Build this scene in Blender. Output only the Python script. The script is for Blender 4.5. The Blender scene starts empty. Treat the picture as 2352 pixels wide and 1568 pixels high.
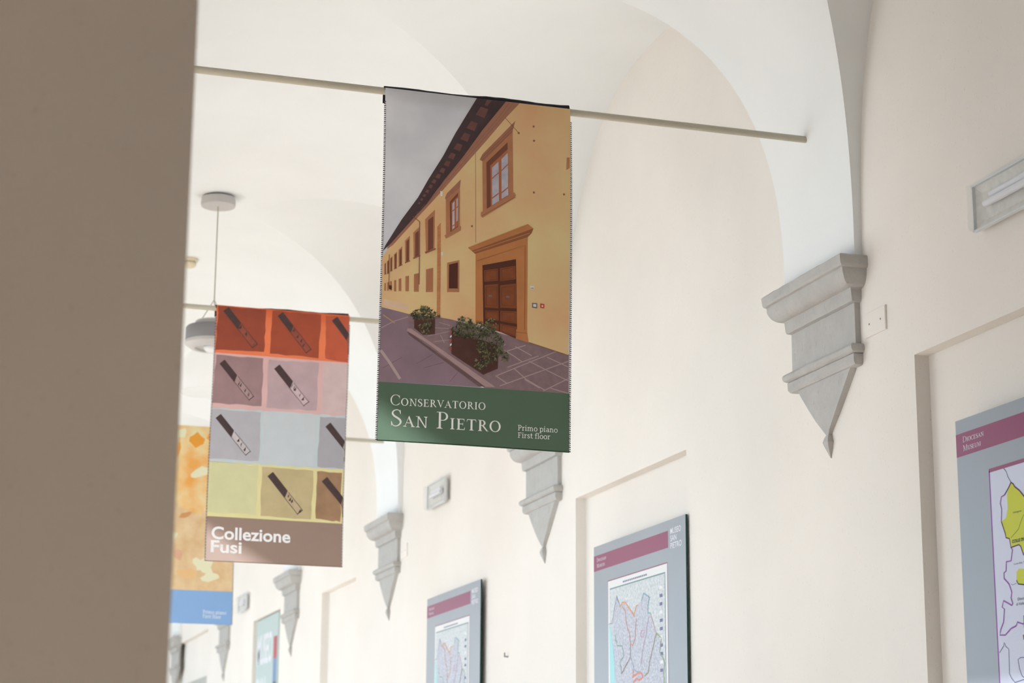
import bpy, bmesh, math, random
import numpy as np
from mathutils import Vector, Matrix
from mathutils.geometry import tessellate_polygon

# ------------------------------------------------------------------ camera, sky, sun, exposure
H = 1.45                                   # height of the lens above the floor
F_PX, PITCH, YAW, ROLL = 4604.3, math.radians(13.3977), math.radians(17.4666), math.radians(0.3571)
_f = np.array([math.sin(YAW)*math.cos(PITCH), math.cos(YAW)*math.cos(PITCH), math.sin(PITCH)])
_r0 = np.array([math.cos(YAW), -math.sin(YAW), 0.0]); _u0 = np.cross(_r0, _f)
_r = math.cos(ROLL)*_r0 + math.sin(ROLL)*_u0
_u = -math.sin(ROLL)*_r0 + math.cos(ROLL)*_u0

scene = bpy.context.scene
COL = scene.collection
cd = bpy.data.cameras.new('camera'); cam = bpy.data.objects.new('camera', cd); COL.objects.link(cam)
cd.sensor_width = 36.0; cd.lens = F_PX/2352*36.0; cd.clip_start = 0.05
m = Matrix(((_r[0], _u[0], -_f[0], 0), (_r[1], _u[1], -_f[1], 0), (_r[2], _u[2], -_f[2], H), (0, 0, 0, 1)))
cam.matrix_world = m
cd.dof.use_dof = True; cd.dof.focus_distance = 7.05; cd.dof.aperture_fstop = 4.5
scene.camera = cam

world = bpy.data.worlds.new('sky'); scene.world = world; world.use_nodes = True
bg = world.node_tree.nodes['Background']
bg.inputs['Color'].default_value = (0.66, 0.84, 1.0, 1); bg.inputs['Strength'].default_value = 3.1

SUN_DIR = Vector((1.0, -1.0, -0.6))
sl = bpy.data.lights.new('sun', 'SUN'); sun = bpy.data.objects.new('sun', sl); COL.objects.link(sun)
sl.energy = 12.8; sl.angle = math.radians(2.0); sl.color = (0.96, 1.0, 1.045)
sun.rotation_euler = SUN_DIR.to_track_quat('-Z', 'Y').to_euler()
sun.location = (-6, 14, 9)

vs = scene.view_settings
vs.view_transform = 'Standard'; vs.look = 'None'; vs.gamma = 1.0; vs.use_curve_mapping = False
vs.exposure = 0.04

# ------------------------------------------------------------------ helpers
def ray(px, py): return _r*(px-1176)/F_PX - _u*(py-784)/F_PX + _f
def on_x(px, py, X): v = ray(px, py); v = v*X/v[0]; return float(v[1]), float(v[2])       # (y, z rel. to lens)
def on_y(px, py, Y): v = ray(px, py); v = v*Y/v[1]; return float(v[0]), float(v[2])       # (x, z rel. to lens)

def lin(c):
    o = []
    for v in c:
        v = v/255.0
        o.append(v/12.92 if v <= 0.04045 else ((v+0.055)/1.055)**2.4)
    return o

MATS = {}
def mat(name, rgb, rough=0.8, var=0.0, vscale=3.0, bump=0.0, bscale=60.0, transl=0.0, gain=1.0, spec=0.3, metal=0.0, detail=4.0, rgb2=None, linear=False, tgain=1.0):
    if name in MATS: return MATS[name]
    mt = bpy.data.materials.new(name); mt.use_nodes = True; MATS[name] = mt
    nt = mt.node_tree; b = nt.nodes['Principled BSDF']; out = nt.nodes['Material Output']
    c = list(rgb) if linear else lin(rgb)
    c = [min(0.93, v*gain) for v in c]
    b.inputs['Roughness'].default_value = rough
    b.inputs['Specular IOR Level'].default_value = spec
    b.inputs['Metallic'].default_value = metal
    b.inputs['Base Color'].default_value = (*c, 1)
    tc = nt.nodes.new('ShaderNodeTexCoord')
    csock = None
    if var > 0 or rgb2 is not None:
        n = nt.nodes.new('ShaderNodeTexNoise'); n.inputs['Scale'].default_value = vscale; n.inputs['Detail'].default_value = detail
        nt.links.new(tc.outputs['Object'], n.inputs['Vector'])
        r = nt.nodes.new('ShaderNodeValToRGB')
        if rgb2 is not None:
            d = [min(0.93, v*gain) for v in (list(rgb2) if linear else lin(rgb2))]; lo, hi = c, d
        else:
            lo = [v*(1-var) for v in c]; hi = [min(0.95, v*(1+var)) for v in c]
        r.color_ramp.elements[0].position = 0.32; r.color_ramp.elements[0].color = (*lo, 1)
        r.color_ramp.elements[1].position = 0.68; r.color_ramp.elements[1].color = (*hi, 1)
        nt.links.new(n.outputs['Fac'], r.inputs['Fac']); csock = r.outputs['Color']
        nt.links.new(csock, b.inputs['Base Color'])
    if bump > 0:
        n2 = nt.nodes.new('ShaderNodeTexNoise'); n2.inputs['Scale'].default_value = bscale; n2.inputs['Detail'].default_value = 5
        nt.links.new(tc.outputs['Object'], n2.inputs['Vector'])
        bp = nt.nodes.new('ShaderNodeBump'); bp.inputs['Strength'].default_value = bump; bp.inputs['Distance'].default_value = 0.01
        nt.links.new(n2.outputs['Fac'], bp.inputs['Height']); nt.links.new(bp.outputs['Normal'], b.inputs['Normal'])
    if transl > 0:
        t = nt.nodes.new('ShaderNodeBsdfTranslucent'); t.inputs['Color'].default_value = (*[min(0.95, 0.9*tgain*math.sqrt(v)) for v in c], 1)   # light passes the dye once, not twice
        mx = nt.nodes.new('ShaderNodeMixShader'); mx.inputs['Fac'].default_value = transl
        nt.links.new(b.outputs[0], mx.inputs[1]); nt.links.new(t.outputs[0], mx.inputs[2]); nt.links.new(mx.outputs[0], out.inputs['Surface'])
    return mt

def clear_mat(name, rgb, alpha, rough=0.05):
    mt = bpy.data.materials.new(name); mt.use_nodes = True; nt = mt.node_tree
    b = nt.nodes['Principled BSDF']; b.inputs['Base Color'].default_value = (*lin(rgb), 1)
    b.inputs['Roughness'].default_value = rough; b.inputs['Alpha'].default_value = alpha
    b.inputs['Specular IOR Level'].default_value = 0.7
    MATS[name] = mt; return mt

class MB:
    """collects faces (world coordinates, z relative to the lens) and links them as one mesh"""
    def __init__(s): s.v = []; s.f = []; s.m = []
    def poly(s, pts, mi=0):
        i = len(s.v); s.v += [tuple(p) for p in pts]; s.f.append(tuple(range(i, i+len(pts)))); s.m.append(mi)
    def box(s, x0, x1, y0, y1, z0, z1, mi=0):
        i = len(s.v)
        s.v += [(x, y, z) for z in (z0, z1) for y in (y0, y1) for x in (x0, x1)]
        for q in ((0, 2, 3, 1), (4, 5, 7, 6), (0, 1, 5, 4), (2, 6, 7, 3), (0, 4, 6, 2), (1, 3, 7, 5)):
            s.f.append(tuple(i+k for k in q)); s.m.append(mi)
    def tube(s, p0, p1, r0, r1=None, n=14, mi=0, caps=True):
        r1 = r0 if r1 is None else r1
        p0 = Vector(p0); p1 = Vector(p1); d = (p1-p0).normalized()
        a = d.orthogonal().normalized(); b = d.cross(a); i = len(s.v)
        for p, r in ((p0, r0), (p1, r1)):
            for k in range(n):
                t = 2*math.pi*k/n; s.v.append(tuple(p + a*(r*math.cos(t)) + b*(r*math.sin(t))))
        for k in range(n):
            s.f.append((i+k, i+(k+1) % n, i+n+(k+1) % n, i+n+k)); s.m.append(mi)
        if caps:
            s.f.append(tuple(i+n-1-k for k in range(n))); s.m.append(mi)
            s.f.append(tuple(i+n+k for k in range(n))); s.m.append(mi)
    def lathe(s, cx, cy, prof, n=40, mi=0):
        i = len(s.v)
        for r, z in prof:
            for k in range(n):
                t = 2*math.pi*k/n; s.v.append((cx+r*math.cos(t), cy+r*math.sin(t), z))
        for j in range(len(prof)-1):
            for k in range(n):
                s.f.append((i+j*n+k, i+j*n+(k+1) % n, i+(j+1)*n+(k+1) % n, i+(j+1)*n+k)); s.m.append(mi)
    def build(s, name, mats, parent=None, smooth=False, angle=None):
        o0 = Vector(parent.location) if parent is not None and parent.type == 'EMPTY' else Vector((0, 0, 0))
        if parent is not None and 'org' in parent: o0 = Vector(parent['org'])
        me = bpy.data.meshes.new(name)
        me.from_pydata([(x-o0.x, y-o0.y, z+H-o0.z) for x, y, z in s.v], [], s.f)
        if not isinstance(mats, (list, tuple)): mats = [mats]
        for q in mats: me.materials.append(q)
        me.polygons.foreach_set('material_index', s.m)
        me.update()
        bm = bmesh.new(); bm.from_mesh(me); bmesh.ops.remove_doubles(bm, verts=bm.verts, dist=1e-6); bm.to_mesh(me); bm.free()
        if smooth:
            me.polygons.foreach_set('use_smooth', [True]*len(me.polygons))
            if angle: me.set_sharp_from_angle(angle=math.radians(angle))
        o = bpy.data.objects.new(name, me); COL.objects.link(o)
        if parent is not None: o.parent = parent
        return o

def thing(name, loc, label, cat, group=None):
    o = bpy.data.objects.new(name, None); COL.objects.link(o); o.empty_display_size = 0.1
    o.location = (loc[0], loc[1], loc[2]+H); tag(o, label, cat, group); return o
def tag(o, label, cat, group=None):
    o['label'] = label; o['category'] = cat
    if group: o['group'] = group
    return o
def struct(o): o['kind'] = 'structure'; return o
def dup(root, dloc, label=None, skip=()):
    r = root.copy(); COL.objects.link(r); r.location = root.location + Vector(dloc)
    if label: r['label'] = label
    for ch in root.children:
        if ch.name.split('.')[0] in skip: continue
        c = ch.copy(); COL.objects.link(c); c.parent = r
        for g in ch.children:
            d = g.copy(); COL.objects.link(d); d.parent = c
    return r

# ------------------------------------------------------------------ dimensions of the corridor
XR, XL, XLO = 3.29, 0.41, -0.16             # right wall face, left wall inner and outer face
XC, XA = 1.85, 1.41                         # middle and half span of the vault
Y1, S = 6.550, 3.3078                       # first transverse arch in view, bay length
HB = 0.293                                  # half width of the arch springers
ZS, ZH = 1.974, 1.596                       # springing and rise of the vault
FLOOR = -H
def arch_y(k): return Y1 + S*(k-1)
K0, K1 = -2, 7
YN, YF = arch_y(K0), arch_y(K1)
def sup(u): u = min(1.0, abs(u)); return (1-u**2.5)**0.4

plaster_wall = mat('cream_wall_plaster', (0.885, 0.83, 0.77), 0.9, var=0.025, vscale=1.6, bump=0.12, bscale=45, linear=True)
plaster_vault = mat('white_vault_plaster', (0.90, 0.915, 0.915), 0.9, var=0.015, vscale=2.2, bump=0.10, bscale=30, linear=True)
floor_mat = mat('terracotta_floor', (0.54, 0.44, 0.35), 0.5, var=0.2, vscale=2.5, linear=True)
stone = mat('grey_sandstone', (0.51, 0.495, 0.475), 0.85, var=0.05, vscale=14, bump=0.3, bscale=70, linear=True)

# speckled dirt on the cream wall
def speckle(mt, scale, thr, col, amt):
    nt = mt.node_tree; b = nt.nodes['Principled BSDF']
    src = b.inputs['Base Color'].links[0].from_socket
    tc = nt.nodes.new('ShaderNodeTexCoord'); n = nt.nodes.new('ShaderNodeTexNoise'); n.inputs['Scale'].default_value = scale; n.inputs['Detail'].default_value = 1
    n2 = nt.nodes.new('ShaderNodeTexNoise'); n2.inputs['Scale'].default_value = 2.0
    mp = nt.nodes.new('ShaderNodeMapping'); mp.inputs['Scale'].default_value = (1, 1.5, 0.55)
    nt.links.new(tc.outputs['Object'], mp.inputs[0]); nt.links.new(mp.outputs[0], n.inputs['Vector']); nt.links.new(tc.outputs['Object'], n2.inputs['Vector'])
    r = nt.nodes.new('ShaderNodeValToRGB'); r.color_ramp.elements[0].position = thr; r.color_ramp.elements[0].color = (0, 0, 0, 1)
    r.color_ramp.elements[1].position = thr+0.05; r.color_ramp.elements[1].color = (amt, amt, amt, 1)
    mu = nt.nodes.new('ShaderNodeMath'); mu.operation = 'MULTIPLY'
    nt.links.new(n.outputs['Fac'], r.inputs['Fac']); nt.links.new(r.outputs['Color'], mu.inputs[0]); nt.links.new(n2.outputs['Fac'], mu.inputs[1])
    mx = nt.nodes.new('ShaderNodeMix'); mx.data_type = 'RGBA'
    nt.links.new(mu.outputs[0], mx.inputs['Factor']); nt.links.new(src, mx.inputs['A']); mx.inputs['B'].default_value = (*col, 1)
    nt.links.new(mx.outputs['Result'], b.inputs['Base Color'])
speckle(plaster_wall, 150, 0.71, (0.5, 0.42, 0.35), 0.45)
speckle(stone, 60, 0.67, (0.3, 0.28, 0.26), 0.5)

# ------------------------------------------------------------------ the setting
# right wall with shallow niches: (y0, y1, z0, z1, depth)
NICHES = [(4.46, 5.908, FLOOR, 1.540, 0.055), (7.933, 9.378, FLOOR, 1.562, 0.055), (14.18, 15.33, FLOOR, 1.70, 0.055),
          (17.0, 18.26, FLOOR, 1.742, 0.055), (20.86, 23.0, FLOOR, 1.90, 0.055)]
def wall_with_niches(mb, x, niches, y0, y1, z0, z1):
    ys = sorted({y0, y1, *[n[0] for n in niches], *[n[1] for n in niches]})
    zs = sorted({z0, z1, *[n[3] for n in niches]})
    for a, b in zip(ys, ys[1:]):
        for c, d in zip(zs, zs[1:]):
            if any(n[0] <= a and b <= n[1] and c >= n[2] and d <= n[3] for n in niches): continue
            mb.poly([(x, a, c), (x, a, d), (x, b, d), (x, b, c)])
    for a, b, c, d, dp in niches:
        X = x+dp
        mb.poly([(X, a, c), (X, a, d), (X, b, d), (X, b, c)])
        mb.poly([(x, b, c), (x, b, d), (X, b, d), (X, b, c)]); mb.poly([(x, a, c), (X, a, c), (X, a, d), (x, a, d)])
        mb.poly([(x, a, d), (X, a, d), (X, b, d), (x, b, d)])
mb = MB(); wall_with_niches(mb, XR, NICHES, YN, YF, FLOOR, 3.72)
mb.box(XR+0.07, XR+0.5, YN, YF, FLOOR, 3.72)
struct(mb.build('wall_right', plaster_wall))

# left wall: thick, with an open archway where the viewer stands and tall windows further on
WIN_HEAD, WIN_SILL = 2.40, -0.55
OPEN = [(-1.2, 2.957, FLOOR, 1.75)] + [(arch_y(k)+0.55, arch_y(k+1)-0.55, WIN_SILL, WIN_HEAD) for k in (1, 2, 3, 4, 5, 6)] + [(5.12, 6.02, WIN_SILL, 2.3)]  # near-bay opening (last) and two farthest windows are unseen, added to brighten their bays
mb = MB()
ys = sorted({YN, YF, *[o[0] for o in OPEN], *[o[1] for o in OPEN]})
for a, b in zip(ys, ys[1:]):
    o = [q for q in OPEN if q[0] <= a and b <= q[1]]
    if not o: mb.box(XLO, XL, a, b, FLOOR, 3.72)
    else:
        if o[0][2] > FLOOR: mb.box(XLO, XL, a, b, FLOOR, o[0][2])
        mb.box(XLO, XL, a, b, o[0][3], 3.72)
struct(mb.build('wall_left', plaster_wall))
mb = MB(); mb.box(XLO, XR+0.1, YF, YF+0.3, FLOOR, 3.72); struct(mb.build('wall_end', plaster_wall))
mb = MB(); mb.box(XLO, XR+0.1, YN-0.3, YN, FLOOR, 3.72); struct(mb.build('wall_back', plaster_wall))
mb = MB(); mb.box(-4.2, XR+0.5, YN-0.3, YF+0.3, FLOOR-0.2, FLOOR); struct(mb.build('floor', floor_mat))
# unseen lobby round the viewer; its window and ochre walls added for warm bounce
mb = MB()
mb.box(-4.2, -4.0, YN, 4.6, FLOOR, 2.2)
for a in ((-4.0, -3.5, FLOOR, 2.2), (-1.2, XLO, FLOOR, 2.2), (-3.5, -1.2, FLOOR, -0.9), (-3.5, -1.2, 1.7, 2.2)): mb.box(a[0], a[1], 4.4, 4.6, a[2], a[3])
mb.box(-4.0, XLO, YN-0.3, YN, FLOOR, 2.2)
struct(mb.build('wall_lobby', mat('ochre_bounce_plaster', (0.80, 0.60, 0.42), 0.9, var=0.04, linear=True)))
mb = MB(); mb.box(-4.2, XLO, YN-0.3, 4.6, 2.2, 2.4); struct(mb.build('ceiling_lobby', plaster_vault))
# paved court outside the windows
mb = MB(); mb.box(-30, -0.2, 4.7, 60, FLOOR-0.25, FLOOR-0.1)
struct(mb.build('ground_courtyard', mat('courtyard_stone', (0.58, 0.575, 0.56), 0.9, var=0.1, linear=True)))

# groin vault
def build_vault():
    mb = MB(); N = 36
    t = np.linspace(0, 1, N+1); us = 1-(1-t)**1.9                     # denser towards the springing
    full = np.concatenate([-us[::-1], us[1:]])
    mid = lambda b: Y1+S*(b-0.5)
    hy = S/2-HB
    zf = lambda u: ZS+ZH*sup(u)
    xx = lambda u: XC+XA*u
    for b in range(K0, K1):
        yc = mid(b)
        for sx in (-1, 1):
            for sy in (-1, 1):
                for i in range(N):
                    for j in range(N):
                        u0, u1, v0, v1 = us[i], us[i+1], us[j], us[j+1]
                        P = lambda u, v, zz: (xx(sx*u), yc+sy*hy*v, zz)
                        if j > i:   q = [P(u0, v0, zf(u0)), P(u1, v0, zf(u1)), P(u1, v1, zf(u1)), P(u0, v1, zf(u0))]; mb_add(mb, q, sx*sy, 0)
                        elif i > j: q = [P(u0, v0, zf(v0)), P(u1, v0, zf(v0)), P(u1, v1, zf(v1)), P(u0, v1, zf(v1))]; mb_add(mb, q, sx*sy, 1)
                        else:
                            mb_add(mb, [P(u0, v0, zf(u0)), P(u1, v1, zf(u1)), P(u0, v1, zf(u0))], sx*sy, 0)
                            mb_add(mb, [P(u0, v0, zf(v0)), P(u1, v0, zf(v0)), P(u1, v1, zf(v1))], sx*sy, 1)
            xw = XR if sx > 0 else XL                                       # thin return to the wall
            for a, c in zip(full, full[1:]):
                q = [(xx(sx), yc+hy*a, zf(a)), (xw, yc+hy*a, zf(a)), (xw, yc+hy*c, zf(c)), (xx(sx), yc+hy*c, zf(c))]
                mb_add(mb, q, sx, 1)
    for k in range(K0, K1+1):
        ya, yb = arch_y(k)-HB, arch_y(k)+HB
        for a, c in zip(full, full[1:]):
            mb_add(mb, [(xx(a), ya, zf(a)), (xx(c), ya, zf(c)), (xx(c), yb, zf(c)), (xx(a), yb, zf(a))], 1, 0)
        for sx in (-1, 1):
            xw = XR if sx > 0 else XL
            mb_add(mb, [(xx(sx), ya, ZS), (xw, ya, ZS), (xw, yb, ZS), (xx(sx), yb, ZS)], sx, 0)
    return mb
def mb_add(mb, q, sgn, part): mb.poly(q if sgn < 0 else q[::-1], part)
vb = build_vault()
me = bpy.data.meshes.new('ceiling')
me.from_pydata([(x, y, z+H) for x, y, z in vb.v], [], vb.f)
me.materials.append(plaster_vault)
bm = bmesh.new(); bm.from_mesh(me)
parts = vb.m
bm.faces.ensure_lookup_table()
for part in (0, 1):                                                       # weld each web on its own so that the groins stay crisp
    vv = {v for f, p in zip(bm.faces, parts) if p == part for v in f.verts}
    bmesh.ops.remove_doubles(bm, verts=list(vv), dist=1e-5) if part == 1 else None
    if part == 0: keep = vv
keep = [v for v in keep if v.is_valid]; bmesh.ops.remove_doubles(bm, verts=keep, dist=1e-5)
bmesh.ops.recalc_face_normals(bm, faces=bm.faces)
for f in bm.faces: f.smooth = True
bm.to_mesh(me); bm.free()
ceil = bpy.data.objects.new('ceiling', me); COL.objects.link(ceil); struct(ceil)
mb = MB(); mb.box(XLO, XR+0.5, YN-0.3, YF+0.3, 3.72, 3.95); struct(mb.build('roof_slab', plaster_vault))

# doorway in the far niche: stone frame with a dark wooden leaf
dr = thing('door_1', (XR, 21.9, FLOOR), 'x', 'door'); del dr['category']; del dr['label']; struct(dr)
mb = MB(); mb.box(XR+0.0, XR+0.055, 20.87, 23.0, 1.30, 1.42); mb.box(XR, XR+0.055, 20.87, 21.0, FLOOR, 1.30); mb.box(XR, XR+0.055, 22.87, 23.0, FLOOR, 1.30)
mb.build('door_frame', mat('pale_stone_frame', (0.5, 0.5, 0.46), 0.8, var=0.05, linear=True), dr)
mb = MB(); mb.box(XR+0.03, XR+0.055, 21.0, 22.87, FLOOR, 1.30)
mb.build('door_leaf', mat('dark_wood', (0.10, 0.07, 0.055), 0.5, var=0.25, vscale=8, linear=True), dr)

# ------------------------------------------------------------------ corbels
def make_corbel():
    y0 = arch_y(1)
    t = thing('stone_corbel', (XR, y0, 1.29), '', 'corbel', 'grey stone corbels along the right wall')
    def prof_mesh(prof, name, chip=0.0, seed=1):
        rnd = random.Random(seed); mb = MB(); rows = []
        n = 14
        for p, z in prof:
            h = 0.262 + (p-0.022)*0.83
            row = [(XR+0.004, y0-h, z)]
            for i in range(n+1):
                y = y0-h+2*h*i/n
                d = rnd.uniform(-chip, chip)
                row.append((XR-p+d, y+(rnd.uniform(-chip, chip) if i in (0, n) else 0), z+rnd.uniform(-chip, chip)*0.5))
            row.append((XR+0.004, y0+h, z)); rows.append(row)
        for a, b in zip(rows, rows[1:]):
            for i in range(len(a)-1): mb.poly([a[i], a[i+1], b[i+1], b[i]])
        mb.poly(rows[0][::-1]); mb.poly(rows[-1])
        o = mb.build(name, stone, t, smooth=True, angle=28)
        return o
    ov = [(0.098-0.052*math.sin(a)**1.3*1.0 if False else 0.046+0.050*math.cos(a), 1.922-0.058*math.sin(a)) for a in np.linspace(0, math.pi/2, 9)]
    prof_mesh([(0.104, 1.974), (0.110, 1.968), (0.110, 1.938), (0.106, 1.930), (0.097, 1.927)], 'abacus', 0.0022, 3)
    prof_mesh([(0.097, 1.927)] + ov + [(0.042, 1.860), (0.040, 1.826), (0.036, 1.818), (0.022, 1.814)], 'moulding', 0.0008, 5)
    prof_mesh([(0.022, 1.814), (0.022, 1.664)], 'shaft', 0.0006, 7)
    rg = [(0.034+0.020*math.cos(a), 1.644-0.018*math.sin(a)) for a in np.linspace(-math.pi/2, math.pi/2, 8)]
    prof_mesh([(0.022, 1.664)] + rg + [(0.038, 1.624), (0.037, 1.596), (0.030, 1.586), (0.022, 1.584)], 'ring', 0.0010, 9)
    # pendant: tapering tongue, neck, bead and point
    mb = MB(); lv = []
    for z, h, p in [(1.585, 0.225, 0.024), (1.555, 0.196, 0.024), (1.50, 0.140, 0.024), (1.44, 0.078, 0.022), (1.395, 0.026, 0.018), (1.378, 0.010, 0.014),
                    (1.366, 0.016, 0.020), (1.350, 0.022, 0.024), (1.336, 0.017, 0.020), (1.315, 0.009, 0.012), (1.292, 0.0015, 0.003)]:
        lv.append([(XR+0.003, y0-h, z), (XR-p, y0-h*0.97, z), (XR-p, y0+h*0.97, z), (XR+0.003, y0+h, z)])
    for a, b in zip(lv, lv[1:]):
        for i in range(3): mb.poly([a[i], a[i+1], b[i+1], b[i]])
    mb.poly(lv[0][::-1]); mb.poly(lv[-1])
    mb.build('pendant', stone, t)
    return t
CL = ['large grey stone corbel beside the niche that holds the yellow map panel',
      'grey stone corbel between the two pale contour map panels',
      'grey stone corbel with a small wall light between it and a pale contour map panel',
      'grey stone corbel beside the teal museum poster',
      'grey stone corbel between the far doorway and the small far wall light',
      'shadowed grey stone corbel beyond the far doorway']
c0 = make_corbel(); c0['label'] = CL[0]
for k in range(1, 6): dup(c0, (0, S*k, 0), CL[k])

# ------------------------------------------------------------------ tie rods
RODZ = 2.512
rod_mat = mat('cream_painted_iron', (0.55, 0.51, 0.41), 0.6, var=0.06, vscale=9, linear=True)
RL = ['cream painted iron tie rod carrying the banner with the ochre building',
      'cream painted iron tie rod carrying the banner of coloured squares',
      'cream painted iron tie rod carrying the orange and blue banner',
      'bare cream painted iron tie rod beyond the orange banner']
def xin(z): # inner face of the vault at height z
    q = (z-ZS)/ZH; return XA*(1-q**2.5)**0.4
for k in range(4):
    mb = MB(); d = xin(RODZ)+0.01
    n = 24; pts = [(XC-d+2*d*i/n, arch_y(k+1), RODZ) for i in range(n+1)]
    for a, b in zip(pts, pts[1:]): mb.tube(a, b, 0.013, n=10, caps=False)
    o = mb.build('tie_rod', rod_mat, smooth=True); tag(o, RL[k], 'tie rod', 'iron tie rods across the vault')

# ------------------------------------------------------------------ lettering (own stroke shapes)
def rect(x0, y0, x1, y1): return [(x0, y0), (x1, y0), (x1, y1), (x0, y1)]
def arc_strip(cx, cy, rx, ry, a0, a1, tx, ty, n=22):
    out = []; A = np.radians(np.linspace(a0, a1, n+1))
    for p, q in zip(A, A[1:]):
        o = lambda a: (cx+rx*math.cos(a), cy+ry*math.sin(a)); i = lambda a: (cx+(rx-tx)*math.cos(a), cy+(ry-ty)*math.sin(a))
        out.append([o(p), o(q), i(q), i(p)])
    return out
def path_strip(pts, ws):
    out = []; L = []; R_ = []
    P = [Vector((*p, 0)) for p in pts]
    for i, p in enumerate(P):
        d = (P[min(i+1, len(P)-1)]-P[max(i-1, 0)]).normalized(); nn = Vector((-d.y, d.x, 0))*ws[i]/2
        L.append(p+nn); R_.append(p-nn)
    for i in range(len(P)-1): out.append([tuple(L[i][:2]), tuple(L[i+1][:2]), tuple(R_[i+1][:2]), tuple(R_[i][:2])])
    return out
def spline(ctrl, n=6):
    pts = []; c = [ctrl[0]]+list(ctrl)+[ctrl[-1]]
    for i in range(1, len(c)-2):
        p0, p1, p2, p3 = [np.array(c[i+j], float) for j in (-1, 0, 1, 2)]
        for t in np.linspace(0, 1, n, endpoint=False):
            pts.append(tuple(0.5*((2*p1)+(-p0+p2)*t+(2*p0-5*p1+4*p2-p3)*t*t+(-p0+3*p1-3*p2+p3)*t**3)))
    pts.append(tuple(ctrl[-1])); return pts
def serif_caps(ch, T=0.115, t=0.045, sh=0.032):
    """polygons of a Roman capital of height 1 and its advance width"""
    g = []
    def ser(xc, w, y): 
        y0 = y if y == 0 else y-sh
        g.append(rect(xc-w/2, y0, xc+w/2, y0+sh))
        s = 1 if y == 0 else -1; yb = sh if y == 0 else 1-sh
        g.append([(xc-w/2*0.75, yb), (xc+w/2*0.75, yb), (xc+w*0.22, yb+s*0.05), (xc-w*0.22, yb+s*0.05)])
    def stem(x, w=T): g.append(rect(x-w/2, 0, x+w/2, 1))
    if ch == 'I': stem(0.17); ser(0.17, 0.30, 0); ser(0.17, 0.30, 1); w = 0.34
    elif ch == 'O': g += arc_strip(0.41, 0.5, 0.40, 0.52, 0, 360, T*0.98, t, 40); w = 0.82
    elif ch == 'C':
        g += arc_strip(0.42, 0.5, 0.41, 0.52, 42, 318, T*0.98, t, 34)
        g.append([(0.695, 0.68), (0.735, 0.68), (0.725, 0.97), (0.69, 0.90)]); g.append([(0.69, 0.15), (0.70, 0.11), (0.76, 0.25), (0.735, 0.27)]); w = 0.76
    elif ch == 'D': stem(0.17); ser(0.16, 0.28, 0); ser(0.16, 0.28, 1); g += arc_strip(0.34, 0.5, 0.46, 0.5, -90, 90, T, t); g += [rect(0.17, 0, 0.345, t), rect(0.17, 1-t, 0.345, 1)]; w = 0.83
    elif ch in 'EF':
        stem(0.17); ser(0.15, 0.26, 0); ser(0.15, 0.26, 1); g += [rect(0.17, 1-t, 0.54, 1), rect(0.17, 0.50, 0.46, 0.50+t)]
        g += [[(0.545, 0.79), (0.565, 0.79), (0.56, 1), (0.50, 1)], [(0.45, 0.40), (0.475, 0.40), (0.475, 0.65), (0.45, 0.65)]]
        if ch == 'E': g += [rect(0.17, 0, 0.56, t), [(0.52, 0), (0.58, 0), (0.62, 0.23), (0.595, 0.23)]]
        w = 0.63
    elif ch == 'N':
        g += [rect(0.13, 0, 0.13+t*1.1, 1), rect(0.68, 0, 0.68+t*1.1, 1), [(0.10, 1), (0.24, 1), (0.73, 0), (0.66, -0.02)]]
        ser(0.15, 0.26, 0); ser(0.70, 0.26, 1); g.append(rect(0.0, 1-sh, 0.2, 1)); w = 0.83
    elif ch == 'M':
        g += [rect(0.12, 0, 0.12+t, 1), rect(0.80, 0, 0.80+T, 1), [(0.10, 1), (0.24, 1), (0.53, 0.08), (0.47, -0.02)], [(0.47, -0.02), (0.52, 0.10), (0.84, 1), (0.79, 1)]]
        ser(0.14, 0.24, 0); ser(0.855, 0.3, 0); g += [rect(0.0, 1-sh, 0.2, 1), rect(0.79, 1-sh, 1.0, 1)]; w = 1.0
    elif ch == 'U':
        g += [rect(0.12, 0.35, 0.12+T, 1), rect(0.66, 0.35, 0.66+t, 1)]; g += arc_strip(0.415, 0.36, 0.295, 0.38, 180, 360, T*0.8, t*1.3); ser(0.175, 0.28, 1); ser(0.68, 0.24, 1); w = 0.82
    elif ch == 'A':
        g += [[(0.07, 0), (0.115, 0), (0.40, 0.92), (0.39, 1.0)], [(0.39, 1.02), (0.33, 0.85), (0.60, 0), (0.735, 0)], rect(0.19, 0.33, 0.58, 0.33+t)]
        ser(0.09, 0.24, 0); ser(0.675, 0.28, 0); w = 0.76
    elif ch == 'V':
        g += [[(0.64, 1), (0.685, 1), (0.40, 0.02), (0.38, 0.08)], [(0.03, 1), (0.165, 1), (0.44, 0.14), (0.39, -0.02)]]; ser(0.10, 0.27, 1); ser(0.665, 0.23, 1); w = 0.74
    elif ch == 'T':
        stem(0.34); ser(0.34, 0.30, 0); g += [rect(0.03, 1-t, 0.65, 1), [(0.0, 0.77), (0.022, 0.77), (0.07, 1), (0.03, 1)], [(0.655, 0.77), (0.68, 0.77), (0.65, 1), (0.61, 1)]]; w = 0.68
    elif ch in 'PR':
        stem(0.17); ser(0.16, 0.28, 0); g.append(rect(0.02, 1-sh, 0.18, 1)); g += arc_strip(0.30, 0.74, 0.25, 0.26, -90, 90, T*0.95, t); g += [rect(0.17, 1-t, 0.305, 1), rect(0.17, 0.48, 0.305, 0.48+t)]; w = 0.57
        if ch == 'R': g += [[(0.30, 0.49), (0.43, 0.49), (0.72, 0.03), (0.80, 0), (0.62, 0)]]; w = 0.72
    elif ch == 'S':
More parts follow.
